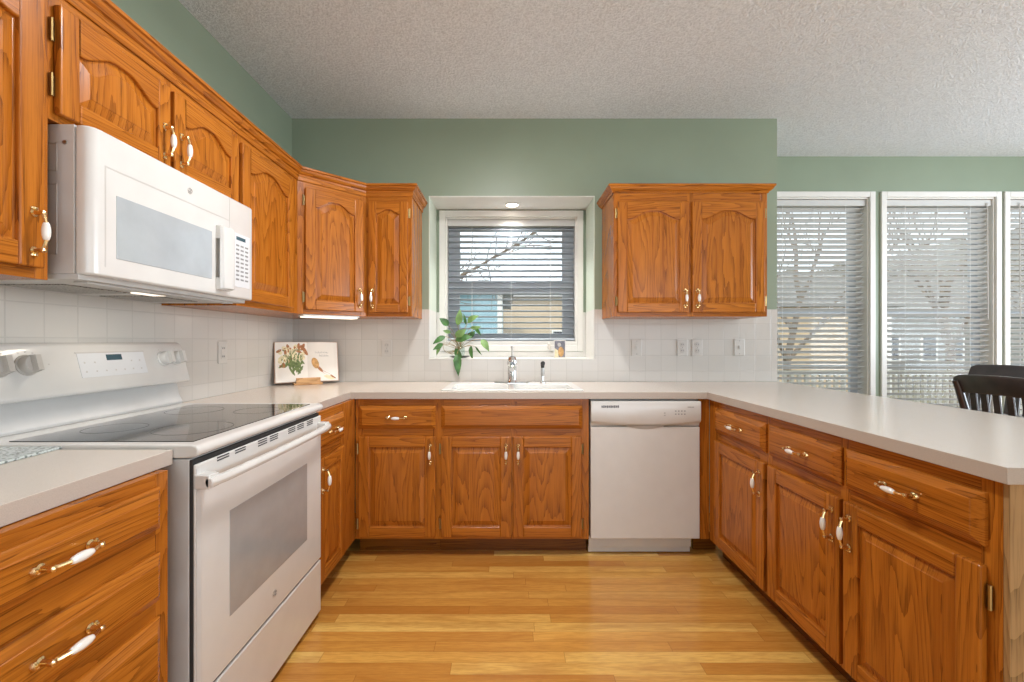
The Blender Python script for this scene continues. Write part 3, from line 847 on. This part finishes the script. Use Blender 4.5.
for k in range(7):
    for r_ in range(2):
        if r_ == 0 and 1 < k < 5: continue
        o_ = onbg(.316 + k * .036, 1.097 + (1 - r_) * .030 - .006, .0014); b.lathe([(.0030, 0), (.0030, .0004)], o_, nrm, 8)
b.build('dial_marks', M['greyplastic'], BG)
# oven door
b = MB(); b.box(.002, W_ - .002, -.014, -.0065, .255, .872); OD = b.build('oven_door', M['enamel'], RG, bevel=.004)
b = MB(); b.box(.004, .020, -.0148, -.013, .256, .860); b.build('door_edge_band', M['enamel_side'], OD)
b = MB(); b.box(.140, .630, -.0155, -.013, .392, .700); b.build('oven_window', M['ovenglass'], OD, bevel=.001)
for x0 in (.085, .165, .285, .355, .48, .55, .63):
    b = MB()
    for k in range(3):
        if x0 in (.085, .165) and k == 2: continue
        b.box(x0, x0 + .052, -.0150, -.013, .866 - k * .0075, .8695 - k * .0075)
    b.build('vent', M['gap'], OD)
b = MB()
def hand(x, d): return [(x, -d + .006, .812), (x, -d - .008, .814), (x, -d - .012, .826), (x, -d - .006, .838), (x, -d + .008, .838), (x, -d + .012, .826)]
b.loops([hand(x, d) for x, d in ((.001, .048), (.06, .057), (.2, .061), (W_ / 2, .063), (W_ - .2, .061), (W_ - .06, .057), (W_ - .001, .048))])
for x0 in (.001, W_ - .041): b.box(x0, x0 + .040, -.050, -.010, .808, .845)
b.build('oven_handle', M['enamel'], OD, bevel=.003, smooth=True)
def badge(parent, mk):
    b = MB(); mk(b); return b.build('round_badge', [M['knob'], M['ink']], parent)
def disc_badge(o_, n_, r):
    def mk(b):
        q = Vector((0, 0, 1)).rotation_difference(Vector(n_)); o2 = Vector(o_)
        b.lathe([(r, 0), (r, .0012), (r * .8, .0015)], o_, n_, 20, 0)
        for a0 in (0, PI / 2, PI, 3 * PI / 2):      # a swirl of four short strokes and a flowing monogram
            pts = [o2 + q @ Vector((math.cos(a0 + t) * r * (.78 - .12 * t), math.sin(a0 + t) * r * (.78 - .12 * t), .0016)) for t in (0, .4, .8, 1.1)]
            b.tube(pts, r * .06, 5, 1)
        pts = [o2 + q @ Vector((math.sin(t * 2.0) * r * .30, math.cos(t) * r * .42, .0018)) for t in [k * .35 for k in range(12)]]
        b.tube(pts, r * .06, 5, 1)
    return mk
badge(OD, disc_badge((.385, -.014, .318), (0, -1, 0), .013))
b = MB(); b.box(.002, W_ - .002, -.014, .0035, .026, .246); b.build('storage_drawer', M['enamel'], RG, bevel=.004)

# ------------------------------------------------------------------ microwave over the range
MW = thing('microwave', 'white over-the-range microwave hung under the short wall cabinet', 'microwave', (-1.115, 1.122, 1.362), R(90))
w, h = .726, .392
b = MB(); b.box(0, w, .002, .365, .006, h); 
for za, zb in ((.055, .235), (.27, .34)):
    b.box(-.0015, .0005, .045, .290, za, za + .005, 2); b.box(-.0015, .0005, .045, .290, zb, zb + .005, 2); b.box(-.0015, .0005, .045, .050, za, zb + .005, 2)
b.lathe([(.006, 0), (.006, .002)], (-.0002, .025, .345), (-1, 0, 0), 14, 1)
b.build('body', [M['enamel_side'], M['steel'], M['greyplastic']], MW, bevel=.0012)
# front with rounded ends
b = MB(); rr = []
def fr(z0_, z1_):
    pts = [(0.001, .001), (.001, -.018), (.006, -.030), (.016, -.038), (.032, -.041), (w - .02, -.041), (w - .006, -.037), (w - .001, -.028), (w - .001, .001)]
    return [[(x, y, z) for x, y in pts] for z in (z0_, z1_)]
b.loops(fr(.004, h)); MD = b.build('door', M['enamel'], MW, bevel=.006, seg=3, smooth=True)
b = MB()
for x0, x1, z0, z1 in ((.040, .562, .298, .3015), (.040, .0435, .03, .298)): b.box(x0, x1, -.0415, -.040, z0, z1)
b.box(.563, .5655, -.0415, -.040, .006, h - .006)
b.build('door_groove', M['greyplastic'], MD)
b = MB(); b.box(.074, .462, -.0425, -.040, .058, .232); b.build('screen', M['mwglass'], MD, bevel=.001)
b = MB(); 
b.box(.484, .546, -.062, -.040, .212, .262); b.box(.484, .546, -.062, -.040, .022, .068)
b.loops([[(x, -.060 + d, z) for x, d in ((.481, .004), (.488, -.010), (.512, -.020), (.538, -.018), (.547, -.006), (.547, .006))] for z in (.026, .258)])
b.build('handle', M['enamel'], MD, bevel=.003, smooth=True)
b = MB(); b.box(.590, .694, -.0425, -.040, .048, .262); KP = b.build('keypad', M['panelink'], MD)
b = MB(); b.box(.604, .664, -.0432, -.042, .236, .250); b.build('clock_display', M['display'], KP)
b = MB()
for r_ in range(9):
    for k in range(3): b.box(.602 + k * .030, .622 + k * .030, -.0431, -.042, .075 + r_ * .017, .082 + r_ * .017)
b.build('buttons', M['print'], KP)
badge(MD, disc_badge((.353, -.041, .342), (0, -1, 0), .011))
# underside with vent filters and lamp
b = MB(); b.box(.004, w - .004, -.006, .367, -.008, .006); b.box(.05, w - .05, .015, .055, -.014, -.008); UN = b.build('underside', M['enamel_side'], MW, bevel=.002)
b = MB()
for x0 in (.10, .41): b.box(x0, x0 + .22, .13, .32, -.011, -.008)
b.build('grease_filter', M['filter'], UN)
b = MB(); b.box(.30, .39, .07, .115, -.0125, -.008); b.build('work_lamp', M['lampwarm'], UN)
o = light('microwave_lamp_glow', 'AREA', (-1.205, 1.467, 1.345), (0, 0, 0), 0.5, (1, .88, .72), (.09, .05)); o.parent = None

# ------------------------------------------------------------------ lamps
c = thing('undercabinet_light', 'thin white strip lamp glowing under the angled corner cabinet', 'lamp', (-1.05, 2.585, UZ0), ang)
b = MB(); b.box(-.165, .165, -.045, .045, -.010, -.0005); b.build('housing', M['white'], c, bevel=.002)
b = MB(); b.box(-.155, .155, -.040, .040, -.017, -.010); b.build('diffuser', M['lampwarm'], c, bevel=.003)
light('undercabinet_glow', 'AREA', (-1.05, 2.585, UZ0 - .02), (0, 0, ang), 0.8, (1, .88, .72), (.3, .07))
c = thing('recessed_light', 'small round recessed light glowing in the niche above the sink window', 'lamp', (.045, 3.19, NZ1 - .006))
b = MB(); b.lathe([(.060, -.0005), (.058, -.005), (.045, -.007), (.044, -.0005)], seg=32); b.build('trim_ring', M['white'], c, smooth=True)
b = MB(); b.lathe([(.043, -.001), (.040, -.005), (.02, -.0065)], seg=28); b.build('lens', M['lamp'], c, smooth=True)
o = light('niche_glow', 'AREA', (.045, 3.19, NZ1 - .016), (0, 0, 0), 6.0, (1, .97, .93), (.08, .08), 'DISK', 2.0)
c = thing('ceiling_light', 'round white flush ceiling light over the kitchen floor', 'lamp', (-.05, 1.55, CE))
b = MB(); b.lathe([(.17, -.0005), (.17, -.03), (.155, -.04), (.150, -.03)], seg=40); b.build('base', M['white'], c, smooth=True)
b = MB(); b.lathe([(.150, -.03), (.145, -.06), (.11, -.085), (.05, -.098), (.005, -.10)], seg=40); b.build('diffuser', M['lamp'], c, smooth=True)
light('ceiling_glow', 'AREA', (-.05, 1.55, CE - .115), (0, 0, 0), 27, (.98, .98, 1), (.34, .34), 'DISK')


# ------------------------------------------------------------------ wall plates
def plate(label, loc, rz, kind):
    c = thing('wall_switch' if kind == 's' else 'wall_outlet', label, 'switch' if kind == 's' else 'outlet', loc, rz, None)
    b = MB(); b.box(-.036, .036, -.006, -.0003, -.058, .058); b.build('cover_plate', M['plastic'], c, bevel=.003)
    b = MB()
    if kind == 's': b.box(-.006, .006, -.013, -.006, -.012, .012)
    elif kind == 'g':
        b.box(-.017, .017, -.0075, -.006, -.034, .034)
    else:
        for s in (-1, 1): b.lathe([(.017, -.0), (.017, .002)], (0, -.006, s * .021), (0, -1, 0), 18)
    f = b.build('socket' if kind != 's' else 'toggle', M['greyplastic'] if kind == 'o' else M['plastic'], c, bevel=.0008)
    b = MB()
    if kind != 's':
        for s in (-1, 1):
            for dx in (-.006, .006): b.box(dx - .0012, dx + .0012, -.0090, -.0075, s * .021 - .004, s * .021 + .005)
    b.lathe([(.0025, 0), (.0025, .001)], (0, -.0062, .0 if kind != 's' else .045), (0, -1, 0), 8)
    if kind == 's': b.lathe([(.0025, 0), (.0025, .001)], (0, -.0062, -.045), (0, -1, 0), 8)
    b.build('slots', M['ink'], f)
    return c
TY = BW - .0068
plate('white outlet on the tiled side wall between range and cookbook', (LW + .0068, 2.265, 1.135), R(90), 'g')
plate('white outlet on the back tile between cookbook and plant', (-.826, TY, 1.146), 0, 'o')
plate('white switch on the back tile nearest the sink window', (.906, TY, 1.150), 0, 's')
plate('white outlet in the side-by-side pair, on its sink side', (1.222, TY, 1.150), 0, 'o')
plate('white outlet in the side-by-side pair, on its dining side', (1.326, TY, 1.150), 0, 'o')
plate('white switch at the dining end of the back tile', (1.618, TY, 1.152), 0, 's')

# ------------------------------------------------------------------ cookbook on its stand
bk_l, bk_r = Vector((-1.452, 2.73)), Vector((-1.135, 2.925))
mid = (bk_l + bk_r) / 2; brz = math.atan2(bk_r.y - bk_l.y, bk_r.x - bk_l.x); lean = R(-12)
st = thing('book_stand', 'small wooden easel stand holding up the open cookbook', 'book stand', (mid.x, mid.y, .9145), brz)
b = MB(); b.box(-.085, .085, -.054, .050, 0, .012); b.build('base', M['standwood'], st, bevel=.002)
b = MB(); b.box(-.072, .072, -.054, -.046, .012, .046); b.build('front_lip', M['standwood'], st, bevel=.002)
b = MB(); b.loops([[(-.075, -.008, .012), (.075, -.008, .012), (.075, .002, .012), (-.075, .002, .012)], [(-.05, .028, .175), (.05, .028, .175), (.05, .038, .175), (-.05, .038, .175)]]); b.build('backrest', M['standwood'], st, bevel=.001)
CB = bpy.data.objects.new('cookbook', None); C.objects.link(CB)
CB.location = (mid.x + math.sin(brz) * .014, mid.y - math.cos(brz) * .014, .9275); CB.rotation_euler = Euler((lean, 0, brz), 'XYZ')
tag(CB, 'open cookbook with flower picture, propped in the worktop corner', 'book')
BW2, BH = .186, .262
def pg(u, side):  # page surface depth: bulges near the spine
    return -.009 - .014 * math.sin(min(1, u * 1.1) * PI) ** .7 * (1 - .5 * u)
for side in (-1, 1):
    b = MB(); n = 14
    fr_, bk_ = [], []
    for k in range(n + 1):
        u = k / n; fr_.append((side * BW2 * u, pg(u, side) if u > 0 else -.010)); bk_.append((side * BW2 * u, -.004))
    ring = fr_ + bk_[::-1]
    b.loops([[(x, y, 0.004) for x, y in ring], [(x, y, BH) for x, y in ring]])
    b.build('page_block', M['paper'], CB, smooth=True)
b = MB(); b.box(-BW2 - .005, BW2 + .005, -.004, 0, 0, BH + .005); b.build('cover', M['cover'], CB, bevel=.001)
def blob(b, x, z, rx, rz_, ang=0, m=0):
    ring = []
    for k in range(12):
        a = 2 * PI * k / 12; px, pz = rx * math.cos(a), rz_ * math.sin(a)
        X, Z = x + px * math.cos(ang) - pz * math.sin(ang), z + px * math.sin(ang) + pz * math.cos(ang)
        u = min(1, abs(X) / BW2); ring.append((X, pg(u, 1) - .0006, Z))
    b.b.faces.new([b.b.verts.new(p) for p in ring]).material_index = m
rnd = random.Random(3)
b = MB()
for k in range(26): blob(b, -.078 + rnd.uniform(-.040, .045), .070 + rnd.uniform(0, .085), .007, .034, rnd.uniform(-.7, .7), 0)
for k in range(34): blob(b, -.092 + rnd.uniform(-.070, .072), .130 + rnd.uniform(0, .115), .015, .012, rnd.uniform(0, 3), 1)
for k in range(15): blob(b, -.112 + rnd.uniform(-.055, .075), .105 + rnd.uniform(0, .135), .018, .008, rnd.uniform(0, 3), 2)
blob(b, -.014, .205, .011, .034, .5, 2); blob(b, -.026, .23, .010, .026, -.4, 2)
for k in range(20): blob(b, -.09 + rnd.uniform(-.065, .065), .125 + rnd.uniform(-.03, .11), .014, .005, rnd.uniform(0, 3), 0)
b.build('flower_picture', [M['sage'], M['cream'], M['rust']], CB, normals=False)
b = MB(); blob(b, .046, .122, .021, .038, .30, 0); blob(b, .074, .082, .009, .026, .7, 1); blob(b, .122, .047, .007, .060, 1.05, 1); blob(b, .13, .026, .034, .012, -.3, 2)
b.build('spatula_picture', [M['ochre'], M['rust'], M['cream']], CB, normals=False)
b = MB()
for z0, x0, x1 in ((.192, .045, .125), (.170, .072, .130)):     # two lines of flowing script
    pts = []; n = 44
    for k in range(n + 1):
        t = k / n; x = x0 + (x1 - x0) * t + .0022 * math.cos(t * 50); z = z0 + .006 * math.sin(t * 50) * (1.3 if k % 11 < 3 else .7)
        pts.append((x, pg(min(1, x / BW2), 1) - .0006, z))
    b.tube(pts, .0012, 4)
b.build('lettering', M['pale'], CB)

# ------------------------------------------------------------------ plant cutting on the sill, little framed picture
PL = thing('potted_plant', 'trailing green leafy plant on the window sill above the sink', 'plant', (-.335, 3.135, NZ0 + .007))
b = MB(); b.lathe([(.040, 0), (.058, .006), (.075, .012), (.073, .014), (.05, .008)], seg=28); b.build('saucer', M['water'], PL, smooth=True)
b = MB(); b.lathe([(.026, .009), (.034, .014), (.040, .040), (.034, .075), (.024, .090), (.028, .10), (.026, .10), (.022, .090), (.032, .075), (.038, .040), (.031, .016)], seg=24, cap=False); b.build('vase', M['vase'], PL, smooth=True)
fol = MB()
def leaf(base, tip, wid, m, twist=0.0, cup=.25):
    base, tip = Vector(base), Vector(tip); d = tip - base; L = d.length; d.normalize()
    side = d.cross(Vector((0, -1, 0)));
    if side.length < .05: side = Vector((1, 0, 0))
    side.normalize(); nn = side.cross(d).normalized(); q = Matrix.Rotation(twist, 3, d); side = q @ side; nn = q @ nn
    prof = [(0, .03), (.12, .62), (.3, 1), (.5, .93), (.7, .66), (.87, .30), (1, .01)]
    rows = []
    for t, ww in prof:
        ctr = base + d * (L * t) + nn * (L * .10 * math.sin(t * PI)) + Vector((0, 0, -.12 * L * t * t))
        hw = wid * ww / 2
        rows.append([ctr - side * hw + nn * hw * cup, ctr, ctr + side * hw + nn * hw * cup])
    V = [[fol.b.verts.new(p) for p in r] for r in rows]
    for i in range(len(V) - 1):
        for j in range(2):
            fol.b.faces.new((V[i][j], V[i][j + 1], V[i + 1][j + 1], V[i + 1][j])).material_index = m
s_ = 1 / 140.0
def pp(px, py, dy=0): return Vector(((px - 458.3) * s_, dy, (358.5 - py) * s_))     # metres from the plant's foot
LV = [((447, 326), (438, 317), .052, 0, .3, 0), ((456.5, 326), (459, 307), .055, 1, .4, -.02), ((464.5, 325), (462, 312), .022, 0, 0, .03), ((466, 323), (478, 314), .05, 1, -.5, .02),
      ((469, 328), (480.5, 325.5), .035, 1, .6, .0), ((455, 337), (466, 328), .055, 1, .2, -.05), ((455, 341), (472, 335), .060, 0, -.3, -.04), ((466, 338), (474, 330), .045, 0, .2, .03),
      ((445, 337), (432.5, 343), .042, 0, .2, -.05), ((443, 344), (433, 349), .036, 0, -.2, -.07), ((440, 346), (436, 355), .03, 1, .3, -.04), ((455, 349), (463, 359), .050, 0, .3, -.07),
      ((458, 354), (459.5, 373), .056, 0, -.1, -.150), ((470.5, 346), (472.5, 359), .036, 0, .5, -.06), ((480.5, 340), (488.5, 350.5), .050, 1, -.3, -.05), ((474, 347), (481, 355), .014, 0, .2, .02),
      ((474, 328), (480, 335), .028, 0, .1, .02), ((461, 330), (456, 340), .04, 0, .5, .03), ((449, 333), (441, 330), .03, 1, .1, .02)]
ST = MB(); org = Vector((0, 0, .06))
for (bs, tp, wd, m, tw, dy) in LV:
    p0, p1 = pp(*bs, dy), pp(*tp, dy - .012)
    leaf(p0, p1, wd, m, tw)
    midp = (org + p0) / 2 + Vector((rnd.uniform(-.015, .015), rnd.uniform(-.02, .01), .02 + rnd.uniform(0, .03)))
    pts = [(org * (1 - t) ** 2 + midp * (2 * t * (1 - t)) + p0 * t * t) for t in [k / 7 for k in range(8)]]
    ST.tube(pts, .0018, 5)
for k in range(5):                                              # curling bare stems
    a0 = rnd.uniform(0, 6); r0 = rnd.uniform(.03, .055)
    pts = [Vector((-.035 + r0 * math.cos(a0 + t) - .01 * k, -.03 + .01 * k, .085 + r0 * 1.15 * math.sin(a0 + t))) for t in [j * .3 for j in range(12)]]
    ST.tube([org] + pts, .0016, 5)
fo = fol.build('leaves', [M['leaf'], M['leaf2']], PL, smooth=True, normals=False); 
ST.build('stems', M['stem'], PL, smooth=True)
c = thing('picture_card', 'small standing picture card with orange image on the window sill', 'picture', (.388, 3.13, NZ0 + .007), R(-4))
b = MB(); b.box(-.043, .043, -.004, .004, 0, .128); b.box(-.02, .02, .004, .040, 0, .004); b.build('frame', M['white'], c, bevel=.001)
b = MB(); V = lambda pts, m: b.b.faces.new([b.b.verts.new((x, -.0046 - m * .0003, z)) for x, z in pts]).__setattr__('material_index', m)
V([(-.037, .006), (.037, .006), (.037, .122), (-.037, .122)], 0)
V([(-.037, .006), (-.008, .006), (-.014, .055), (-.037, .070)], 1)
V([(.020 * math.cos(2 * PI * k / 16) + .008, .036 * math.sin(2 * PI * k / 16) + .044) for k in range(16)], 2)
V([(.013 * math.cos(2 * PI * k / 14) - .004, .014 * math.sin(2 * PI * k / 14) + .095) for k in range(14)], 3)
b.build('print', [M['dusk'], M['cream'], M['ochre'], M['pale']], c, normals=False)
b = MB(); b.lathe([(.008, 0), (.012, .01), (.009, .03), (.012, .04), (.002, .05)], seg=14)
o = b.build('figurine', M['ceramic'], smooth=True, loc=(.315, 3.29, WZ0 + .067 - .005)); 
tag(o, 'tiny white figurine on the window ledge beside the picture card', 'figurine')
o.location = (.325, 3.285, 1.1335 + .0)

# ------------------------------------------------------------------ dining table and two dark chairs
def chair(label, loc, rz):
    c = thing('dining_chair', label, 'chair', loc, rz, 'dark dining chairs')   # local: backrest at y=0, faces +y
    hw = .215
    b = MB(); b.box(-hw - .01, hw + .01, .02, .45, .435, .465); b.build('seat', M['chair'], c, bevel=.01)
    for sx in (-1, 1):
        b = MB(); pts = [(sx * hw, .02, .0005), (sx * hw, .025, .45), (sx * hw, .005, .75), (sx * (hw + .004), -.045, .93), (sx * (hw + .006), -.062, .975)]
        b.tube(pts, [.016, .021, .019, .018, .016], 10); b.build('back_post', M['chair'], c, smooth=True)
        b = MB(); b.tube([(sx * (hw - .02), .42, .0005), (sx * (hw - .02), .42, .436)], [.015, .021], 10); b.build('front_leg', M['chair'], c, smooth=True)
    b = MB(); rings = []
    for k in range(15):
        u = k / 14 * 2 - 1; x = u * (hw + .022); bow = -.030 * (1 - u * u)
        zt = 1.005 + .012 * (1 - u * u) - (.012 if abs(u) > .95 else 0); zb = .905 + .010 * (1 - u * u)
        rings.append([(x, -.030 + bow, zb), (x, -.062 + bow, zt - .012), (x, -.060 + bow, zt), (x, -.040 + bow, zt), (x, -.006 + bow, zb)])
    b.loops(rings); b.build('crest_rail', M['chair'], c, bevel=.004, smooth=True)
    for k in range(6):
        x = -.155 + .062 * k; u = x / hw; bow = -.030 * (1 - u * u)
        b = MB(); b.loops([[(x - .015, .010 + bow * .4, .50), (x + .015, .010 + bow * .4, .50), (x + .015, .022 + bow * .4, .50), (x - .015, .022 + bow * .4, .50)],
                           [(x - .015, -.026 + bow, .92), (x + .015, -.026 + bow, .92), (x + .015, -.014 + bow, .92), (x - .015, -.014 + bow, .92)]])
        b.build('back_slat', M['chair'], c, bevel=.002)
    b = MB(); b.box(-hw, hw, .008, .030, .485, .515); b.build('lower_rail', M['chair'], c, bevel=.004)
    return c
chair('dark slat-back wooden chair tucked behind the peninsula worktop', (2.58, 2.21, 0), R(-90))
chair('dark wooden chair across the table, its top rail just showing by the window', (3.66, 3.22, 0), R(90))
c = thing('dining_table', 'dark dining table mostly hidden behind the peninsula', 'table', (3.02, 2.45, 0))
b = MB(); b.box(-.36, .17, -.80, .82, .70, .73); b.build('tabletop', M['chair'], c, bevel=.006)
for sx in (-1, 1):
    for sy in (-.74, .76):
        b = MB(); b.loops([[(sx * .24 - .08 + i * d, sy + j * d, z) for i, j in ((-1, -1), (1, -1), (1, 1), (-1, 1))] for z, d in ((.0005, .022), (.70, .034))]); b.build('leg', M['chair'], c, bevel=.003)

# ------------------------------------------------------------------ outdoors
b = MB(); b.box(-40, 60, 3.86, 80, -.75, -.55); g = b.build('ground', M['lawn']); g['kind'] = 'structure'
b = MB(); b.box(1.7, 9.5, 3.86, 5.75, -.20, -.08)
for x in (1.8, 5.5, 9.4): b.box(x - .06, x + .06, 5.55, 5.67, -.56, -.20)
g = b.build('exterior_deck', M['deck']); g['kind'] = 'structure'
b = MB(); rw = random.Random(5); n = 60; fr_, bk_ = [], []
for k in range(n + 1):
    x = 12 + 70 * k / n; zt = 4.6 + 8.5 * min(1, k / 38) + rw.uniform(-.9, .9); fr_.append((x, 44 + rw.uniform(-.6, .6), zt)); bk_.append((x, 60, zt * .8))
b.loops([[(p[0], p[1] - 4, -.6), p, q, (q[0], q[1], -.6)] for p, q in zip(fr_, bk_)])
g = b.build('exterior_hill', M['woods']); g['kind'] = 'structure'
c = thing('deck_railing', 'tan wooden deck railing with close balusters outside the dining windows', 'railing', (0, 5.6, -.08))
b = MB(); b.box(1.8, 9.4, -.045, .045, .93, .97); b.build('top_rail', M['deck'], c)
b = MB(); b.box(1.8, 9.4, -.02, .02, .06, .12); b.box(1.8, 9.4, -.02, .02, .84, .90); b.build('side_rail', M['railwhite'], c)
b = MB(); x = 1.86
while x < 9.38: b.box(x, x + .04, -.02, .02, .12, .84); x += .095
b.build('balusters', M['railwhite'], c)


def house(label, x0, x1, y0, y1, zt, mat, wins, roof_h=1.8, trim=True):
    c = thing('house', label, 'house', ((x0 + x1) / 2, y0, -.55))
    w = (x1 - x0) / 2; d = y1 - y0; h = zt + .55
    b = MB(); b.box(-w, w, 0, d, 0, h); b.build('siding', mat, c)
    b = MB(); e = .35
    b.loops([[(-w - e, -e, h), (-w - e, d + e, h), (-w - e, d / 2, h + roof_h)], [(w + e, -e, h), (w + e, d + e, h), (w + e, d / 2, h + roof_h)]]); b.build('roof', M['shingle'], c)
    if trim:
        b = MB()
        for x in (-w - .02, w - .12): b.box(x, x + .14, -.03, .1, 0, h)
        b.build('corner_board', M['white'], c)
    for (xa, xb, za, zb) in wins:
        b = MB(); b.box(xa - .08, xb + .08, -.05, -.001, za - .08, zb + .08); f = b.build('window_frame', M['white'], c)
        b = MB(); b.box(xa, xb, -.06, -.05, za, zb); b.build('window_pane', M['darkpane'], f)
    return c
house('pale blue sided neighbour house seen through the sink window', -7.0, -.12, 12.0, 19, 2.62, M['bluesiding'], [(-2.6, -1.8, 1.5, 2.7)], .55)
house('tan neighbour house low behind the sink window', -.3, 7.5, 20.2, 26, 3.25, M['tansiding'], [(-1.4, -.6, 1.2, 2.2)], .5)
house('tan neighbour house seen through the first dining window', 8.6, 12.4, 14.0, 20, 2.3, M['tansiding'], [(.6, 1.3, 1.2, 2.1)], 1.6)
house('grey neighbour house with dark windows seen through the second dining window', 13.2, 20.5, 15.5, 22, 2.3, M['greysiding'], [(-3.15, -2.88, 1.08, 1.9), (-2.0, -1.55, 1.08, 1.9), (-.95, -.6, 1.08, 1.9), (1.7, 2.5, 1.05, 2.05)], 1.6)


def tree(label, x, y, ht, seed, spread=.55, bough=None):
    rr = random.Random(seed); c = thing('bare_tree', label, 'tree', (x, y, -.55), 0, 'bare winter trees')
    b = MB(); br = MB()
    def grow(bm, p, d, L, r, lev):
        pts = [p]; q = p.copy(); dd = d.copy()
        for k in range(4):
            dd = (dd + Vector((rr.uniform(-.2, .2), rr.uniform(-.2, .2), rr.uniform(-.05, .12)))).normalized(); q = q + dd * L / 4; pts.append(q.copy())
        bm.tube(pts, [r * (1 - .13 * k) for k in range(5)], 6 if lev < 2 else 4)
        if lev < 4:
            for k in range(3 if lev else 5):
                t = rr.choice((2, 3, 4)); nd = (dd + Vector((rr.uniform(-1, 1), rr.uniform(-1, 1), rr.uniform(-.2, .6))) * (spread + .25)).normalized()
                grow(br, pts[t], nd, L * rr.uniform(.55, .78), r * .5, lev + 1)
    grow(b, Vector((0, 0, 0)), Vector((0, 0, 1)), ht * .38, ht * .014, 0)
    if bough:                                                    # one long low bough reaching sideways
        P = [Vector(p) - Vector((x, y, -.55)) for p in bough]; n = 14; pts = []
        for k in range(n + 1):
            f = k / n * (len(P) - 1); i = min(int(f), len(P) - 2); pts.append(P[i].lerp(P[i + 1], f - i) + Vector((0, rr.uniform(-.05, .05), rr.uniform(-.06, .06)) if 0 < k < n else (0, 0, 0)))
        br.tube(pts, [.052 * (1 - .72 * k / n) for k in range(n + 1)], 6)
        for k in range(3, n + 1):
            for _ in range(3):
                grow(br, pts[k], Vector((rr.uniform(-.2, 1), rr.uniform(-.5, .5), rr.uniform(-.55, .9))).normalized(), rr.uniform(.5, 1.0), .015, 3)
    b.build('trunk', M['bark'], c, smooth=True); br.build('branches', M['bark'], c, smooth=True)
tree('bare winter tree whose boughs cross the sink window sky', -2.3, 10.2, 7.0, 4, .7, [(-2.3, 10.2, 1.9), (-1.6, 10.3, 2.5), (-.7, 10.4, 3.0), (.1, 10.4, 3.45), (.9, 10.4, 3.95)])
tree('bare winter tree beyond the deck in the first dining window', 6.0, 9.0, 7.0, 8)
tree('bare winter tree between the two houses outside the dining windows', 9.8, 9.5, 8.0, 11)
tree('bare winter tree in front of the grey house', 15.5, 12.5, 6.5, 15)
tree('bare winter tree far behind the deck railing', 21, 14.0, 7.5, 21)
